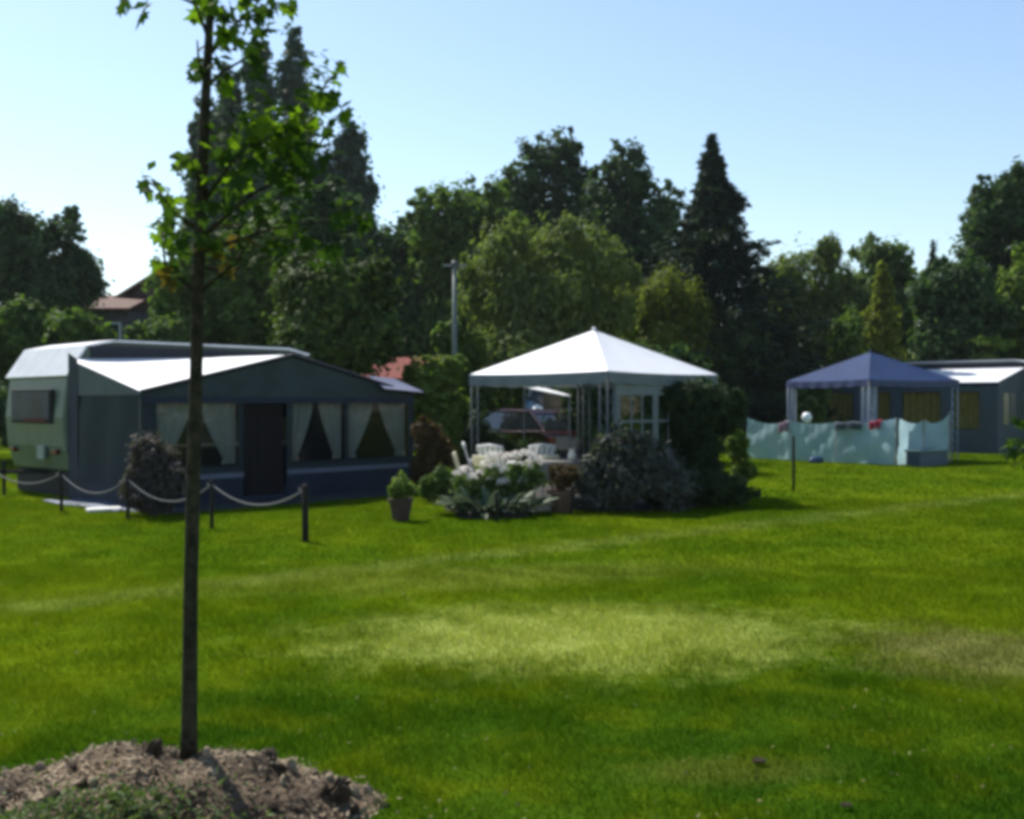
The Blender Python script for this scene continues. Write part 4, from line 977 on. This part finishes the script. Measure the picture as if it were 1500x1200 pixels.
shrub('climbing_plant', 'tall dark climbing plant covering the right gazebo leg', 1030, 16.6,
      [(1030,590,42,34),(990,585,32,24),(1060,605,32,32),(1025,640,34,44),(1030,690,30,40),(1000,620,26,26),(1080,590,16,24)], 13000, .045, 'climber', 123, cat='climbing plant', stems=14)
shrub('dark_bush', 'dark leafy shrub between the garden chairs and the maroon car', 735, 21.0, [(700,640,24,40),(730,655,26,26),(765,660,24,22),(712,680,40,26),(800,668,24,18)], 4000, .045, 'climber', 126)
shrub('young_shrub', 'thin light green shrub right of the climbing plant', 1082, 17.5, [(1080,650,18,26),(1090,690,22,20),(1072,610,14,18)], 1500, .04, 'light', 124)

# ------------------------------------------------------------------ foreground: soil mound with young tree
M_SOIL = mat('dry_soil', (0.15,0.105,0.062), .95, .5, 5, c2=(.038,.025,.015), bump=1.0, bscale=25)
M_CHIP = mat('wood_chips', (0.36,0.285,0.19), .9, .4, 3, c2=(.085,.058,.036))
mound = thing('soil_mound', 'heap of dry brown soil and wood chips round the young tree', 'soil heap', (MOUND.x, MOUND.y, 0))
nr = np.random.default_rng(8)
ph = nr.uniform(0, 6.28, 24); fr = nr.uniform(3, 26, (24, 2)) * nr.choice([-1, 1], (24, 2))
def bumps(x, y): return sum(math.sin(fr[i,0]*x + fr[i,1]*y + ph[i]) / (6 + abs(fr[i,0])+abs(fr[i,1])) for i in range(24))
def mnd(u, v):
    a_ = u*2*math.pi; r = v*(1 + .08*math.sin(3*a_+1) + .05*math.sin(7*a_))
    x, y = MR[0]*r*math.cos(a_), MR[1]*r*math.sin(a_)
    z = MH*max(0, 1 - v**1.6) + .17*bumps(x, y)*(1-v**4) - .02*v**6
    z += .06*math.exp(-((x-.42)**2+(y-.12)**2)/.02) 
    return Vector((x, y, z))
MB().grid(mnd, 110, 46).build('soil', M_SOIL, mound, smooth=True)
clm = []
for j in range(5):
    rr = random.Random(j+40); mb = MB().lathe([(.01,-.7),(.6,-.55),(.95,-.1),(.85,.35),(.45,.7),(.01,.8)], 8)
    mb.v = [tuple(c_*rr.uniform(.72,1.2) for c_ in v) for v in mb.v]
    me = mb.mesh('clod', False); me.materials.append(M_SOIL if j < 3 else M_CHIP); clm.append(me)
for i in range(150):
    a_ = R.uniform(0, 2*math.pi); v_ = math.sqrt(R.random())*.98
    p = mnd(a_/(2*math.pi), v_); o = obj('clod', clm[i % 5], None, mound); s_ = R.uniform(.009,.030) * (2.3 if i % 15 == 0 else 1)
    o.location = p + Vector((0,0,s_*.2)); o.rotation_euler = (R.uniform(0,6),R.uniform(0,6),R.uniform(0,6)); o.scale = (s_*R.uniform(.8,1.6), s_, s_*R.uniform(.5,.9))
n = 6500; a_ = nr.uniform(0, 2*math.pi, n); v_ = np.sqrt(nr.uniform(0, 1, n))
P = np.array([mnd(a_[i]/(2*math.pi), v_[i]) for i in range(n)]) + np.array([0,0,.006])
P[:, :2] *= np.where(nr.uniform(0,1,n) < .12, nr.uniform(1.0,1.12,n), 1.0)[:, None]
chips = obj('wood_chip_litter', leaf_cloud('wood_chip_litter', P, nr.normal(size=(n,3))*.5 + np.array([0,0,1.0]), .012, .4, nr), M_CHIP, mound); chips['kind'] = 'stuff'
# weeds on the near side of the heap
n = 3200; x = nr.normal(size=n)*.30 - .1; y = nr.normal(size=n)*.13 - .46
hh = np.array([max(0, mnd(math.atan2(b/MR[1], a/MR[0])/(2*math.pi) % 1, min(1, math.hypot(a/MR[0], b/MR[1]))).z) for a, b in zip(x, y)])
P = np.stack([x, y, hh + nr.uniform(0, .06, n)], 1)
wd = obj('weeds', leaf_cloud('weeds', P, nr.normal(size=(n,3)) + np.array([0,0,.6]), .016, .4, nr), leafmat('leaves_weed', (.06,.10,.03), (.14,.18,.08), .3), mound); wd['kind'] = 'stuff'

M_YBARK = mat('young_bark', (0.060,0.052,0.032), .9, .35, 24, c2=(.022,.020,.012), spec=.1, bump=.7, bscale=45)
M_YL = leafmat('maple_leaf', (.085,.150,.012), (.150,.210,.018), .55, .7, spec=.04, tcol=(1.3,1.5,.5))
M_YL2 = leafmat('maple_leaf_deep', (.030,.062,.014), (.055,.095,.018), .4, .7, spec=.04)
M_YL3 = leafmat('maple_leaf_yellowed', (.085,.075,.018), (.12,.10,.022), .45, .6, tcol=(1.2,1.1,.5))
def maple_leaf():
    out = [(0,0),(.10,.02),(.34,-.08),(.30,.10),(.52,.22),(.34,.34),(.40,.62),(.18,.52),(.0,1.0),(-.18,.52),(-.40,.62),(-.34,.34),(-.52,.22),(-.30,.10),(-.34,-.08),(-.10,.02)]
    mb = MB(); vs = [(0,.3,0)] + [(x, y, -.22*abs(x) - .18*(y-.3)**2) for x, y in out]
    fs = [(0, i+1, (i+1) % len(out) + 1) for i in range(len(out))]
    mb.add(vs, fs); mb.tube([(0,.0,0),(0,-.25,.05),(0,-.5,.12)], .012, 4, False); return mb
lm = []
for m_ in (M_YL, M_YL2, M_YL3):
    me = maple_leaf().mesh('leaf'); me.materials.append(m_); lm.append(me)
TD = 4.1
def tp(px, py, dd=0.0): return at(px, py, TD) * ((TD+dd)/TD) - Vector((0,0,CAM_H*((TD+dd)/TD-1))) if dd else at(px, py, TD)
yt = thing('young_tree', 'slim young maple tree growing out of the soil heap', 'tree', (tp(275,1100).x, TD, 0.0))
YO = yt.location.copy()
tpts = [(275,1135),(276,1080),(279,850),(286,600),(291,400),(299,200),(307,60),(312,-90),(316,-280),(320,-480)]
rad = [.042,.032,.028,.026,.024,.021,.017,.013,.008,.003]
MB().tube([tp(*q)-YO for q in tpts], rad, 12).build('trunk', M_YBARK, yt, smooth=True)
brs = [[(293,340),(250,305),(222,262)],[(291,430),(243,392),(236,330)],[(297,300),(350,225),(425,190),(488,112)],[(294,350),(370,285),(450,240),(500,165)],
       [(299,205),(340,235),(400,200),(430,215)],[(305,85),(350,32),(425,6)],[(307,60),(288,8),(222,-22),(178,-15)],[(293,390),(335,400),(430,350)],[(297,285),(280,232)],
       [(291,430),(345,385),(390,320)],[(303,130),(327,105),(385,75)],[(294,370),(400,335),(530,318)],[(303,120),(292,90),(290,60)],
       [(312,-90),(390,-170),(450,-190)],[(312,-100),(240,-190),(190,-210)],[(315,-250),(370,-330)],[(315,-250),(270,-340)]]
deps = [(-.1),.12,-.15,.2,-.05,.1,-.15,.25,-.1,-.2,.1,.15,-.1,.2,-.2,.1,-.1]
for bpts, dp in zip(brs, deps):
    m_ = len(bpts); MB().tube([tp(x, y, dp*i/(m_-1)) - YO for i, (x, y) in enumerate(bpts)], [.009 - .006*i/(m_-1) for i in range(m_)], 6).build('branch', M_YBARK, yt, smooth=True)
clus = [(224,266,12,3,0),(250,300,20,7,0),(242,345,16,6,0),(237,385,10,4,2),(278,250,16,4,1),(268,235,12,4,0),(286,300,14,4,1),
        (345,215,28,9,0),(380,168,26,9,0),(420,182,26,10,0),(445,232,30,11,1),(392,243,34,12,1),(350,262,28,8,0),(476,108,22,9,0),(488,160,18,7,0),(455,140,16,5,0),(440,200,24,8,0),
        (330,300,28,7,1),(385,312,30,9,1),(432,335,38,9,1),(482,352,30,7,1),(530,326,12,3,1),(500,310,14,3,1),
        (300,88,12,4,1),(290,112,9,3,1),(342,22,30,11,1),(382,12,28,9,1),(424,9,9,3,1),(302,12,18,6,0),(350,60,20,6,0),(212,6,9,2,1),(184,2,6,2,1),(376,82,12,4,1),(325,120,12,3,0),
        (322,365,22,7,2),(278,352,20,5,1),(262,402,18,4,2),(345,335,18,5,2),(400,370,30,6,1),
        (440,-180,40,6,1),(390,-140,40,6,0),(240,-190,40,6,0),(190,-205,30,4,1),(370,-320,35,5,1),(270,-330,35,5,0),(320,-440,30,4,1),(310,-90,40,6,1),(410,215,40,14,1),(360,190,30,8,0)]
lr = random.Random(17)
for cx, cy_, rr_, cnt, kind in clus:
    for i in range(cnt):
        px, py = cx + lr.gauss(0,1)*rr_*.62, cy_ + lr.gauss(0,1)*rr_*.62
        o = obj('leaf', lm[kind if lr.random() < .75 else lr.choice((0,1,1))], None, yt)
        o.location = tp(px, py, lr.uniform(-.22,.25)) - YO
        s_ = lr.uniform(.05,.10); o.scale = (s_, s_, s_)
        o.rotation_euler = (lr.gauss(-.9,.55), lr.gauss(0,.6), lr.uniform(0, 6.28))

fp = []; fn_ = []
for cx, cy_, rr_, cnt, kind in clus:
    for i in range(cnt*3):
        fp.append(tp(cx + lr.gauss(0,1)*rr_*.75, cy_ + lr.gauss(0,1)*rr_*.75, lr.uniform(-.25,.28)) - YO); fn_.append((lr.gauss(0,.6), lr.gauss(0,.6), 1))
fr_ = np.random.default_rng(71)
fm = obj('small_leaves', leaf_cloud('small_leaves', np.array([tuple(q) for q in fp]), np.array(fn_), .026, .6, fr_), M_YL2, yt); fm['kind'] = 'stuff'
# second young tree just out of view to the right, its low branch reaches into the frame
sp_ = thing('young_tree', 'young tree whose low leafy branch reaches over the lawn towards the blue-grey awning', 'tree', (3.55, 6.0, 0))
MB().tube([(0,0,-.05),(.02,0,1.2),(.0,.02,2.6),(.05,0,3.6)], [.035,.03,.022,.008], 10).build('trunk', M_YBARK, sp_, smooth=True)
for q in ([(.01,0,1.55),(-.3,.02,1.45),(-.62,.0,1.22)],[(.01,0,2.3),(.4,.1,2.7)],[(.02,0,2.6),(-.1,.3,3.1)],[(.02,0,2.9),(.2,-.2,3.4)],[(-.3,.02,1.45),(-.5,.05,1.5)]):
    MB().tube(q, [.009,.006,.003][:len(q)], 6).build('branch', M_YBARK, sp_, smooth=True)
for cx, cy_, cz, rr_, cnt in ((-.60,0,1.33,.06,10),(-.55,.02,1.5,.06,8),(-.50,0,1.22,.05,6),(-.34,0,1.45,.08,8),(.4,.1,2.7,.2,16),(-.05,.3,3.1,.14,16),(.2,-.2,3.4,.2,16),(.05,0,3.6,.15,12)):
    for i in range(cnt):
        o = obj('leaf', lm[lr.choice((0,1,1))], None, sp_); s_ = lr.uniform(.06,.1); o.scale = (s_, s_, s_)
        o.location = (cx+lr.gauss(0,rr_*.6), cy_+lr.gauss(0,rr_*.6), cz+lr.gauss(0,rr_*.6)); o.rotation_euler = (lr.gauss(-.9,.5), lr.gauss(0,.6), lr.uniform(0,6.28))
# dry crumbs of soil on the lawn
for px, py, s_, lab in ((1112,1122,.026,'brown clod of soil lying on the lawn, the larger of two'), (1240,1188,.018,'small dark clod of soil lying on the lawn')):
    d = CAM_H*FPX/(py-HORIZ); o = obj('soil_clod', clm[0], None); o.location = (gx(px,d), d, .02); o.scale = (s_*1.5, s_, s_*.7); tag(o, lab, 'clod')


# fallen leaves and clover flecks in the grass
lt = np.random.default_rng(77); n = 700; y = 3.0 + 9*lt.uniform(0, 1, n)**1.4; x = lt.uniform(-.6, .6, n)*y
ok_ = np.hypot((x - MOUND.x)/MR[0], (y - MOUND.y)/MR[1]) > 1.05; P = np.stack([x, y, lt.uniform(.02, .045, n)], 1)[ok_]
lo_ = obj('lawn_litter', leaf_cloud('lawn_litter', P, lt.normal(size=(len(P),3))*.5 + np.array([0,0,1.0]), .011, .6, lt), leafmat('litter', (.20,.16,.06), (.10,.15,.03), .3)); lo_['kind'] = 'stuff'
lo_['label'] = 'scattered dry leaves and clover in the lawn'; lo_['category'] = 'leaf litter'
# ------------------------------------------------------------------ thin summer haze
hz = MB().box((-430, -60, -1), (430, 730, 26)).build('haze', None); hz['kind'] = 'stuff'
m_h, t = newmat('haze_air'); pv = t.n('VolumePrincipled'); o_ = t.n('OutputMaterial')
pv.inputs['Color'].default_value = (0.80, 0.88, 1.0, 1); pv.inputs['Density'].default_value = 0.0002; pv.inputs['Anisotropy'].default_value = 0.3
t.l(pv.outputs[0], o_.inputs['Volume']); hz.data.materials.append(m_h)
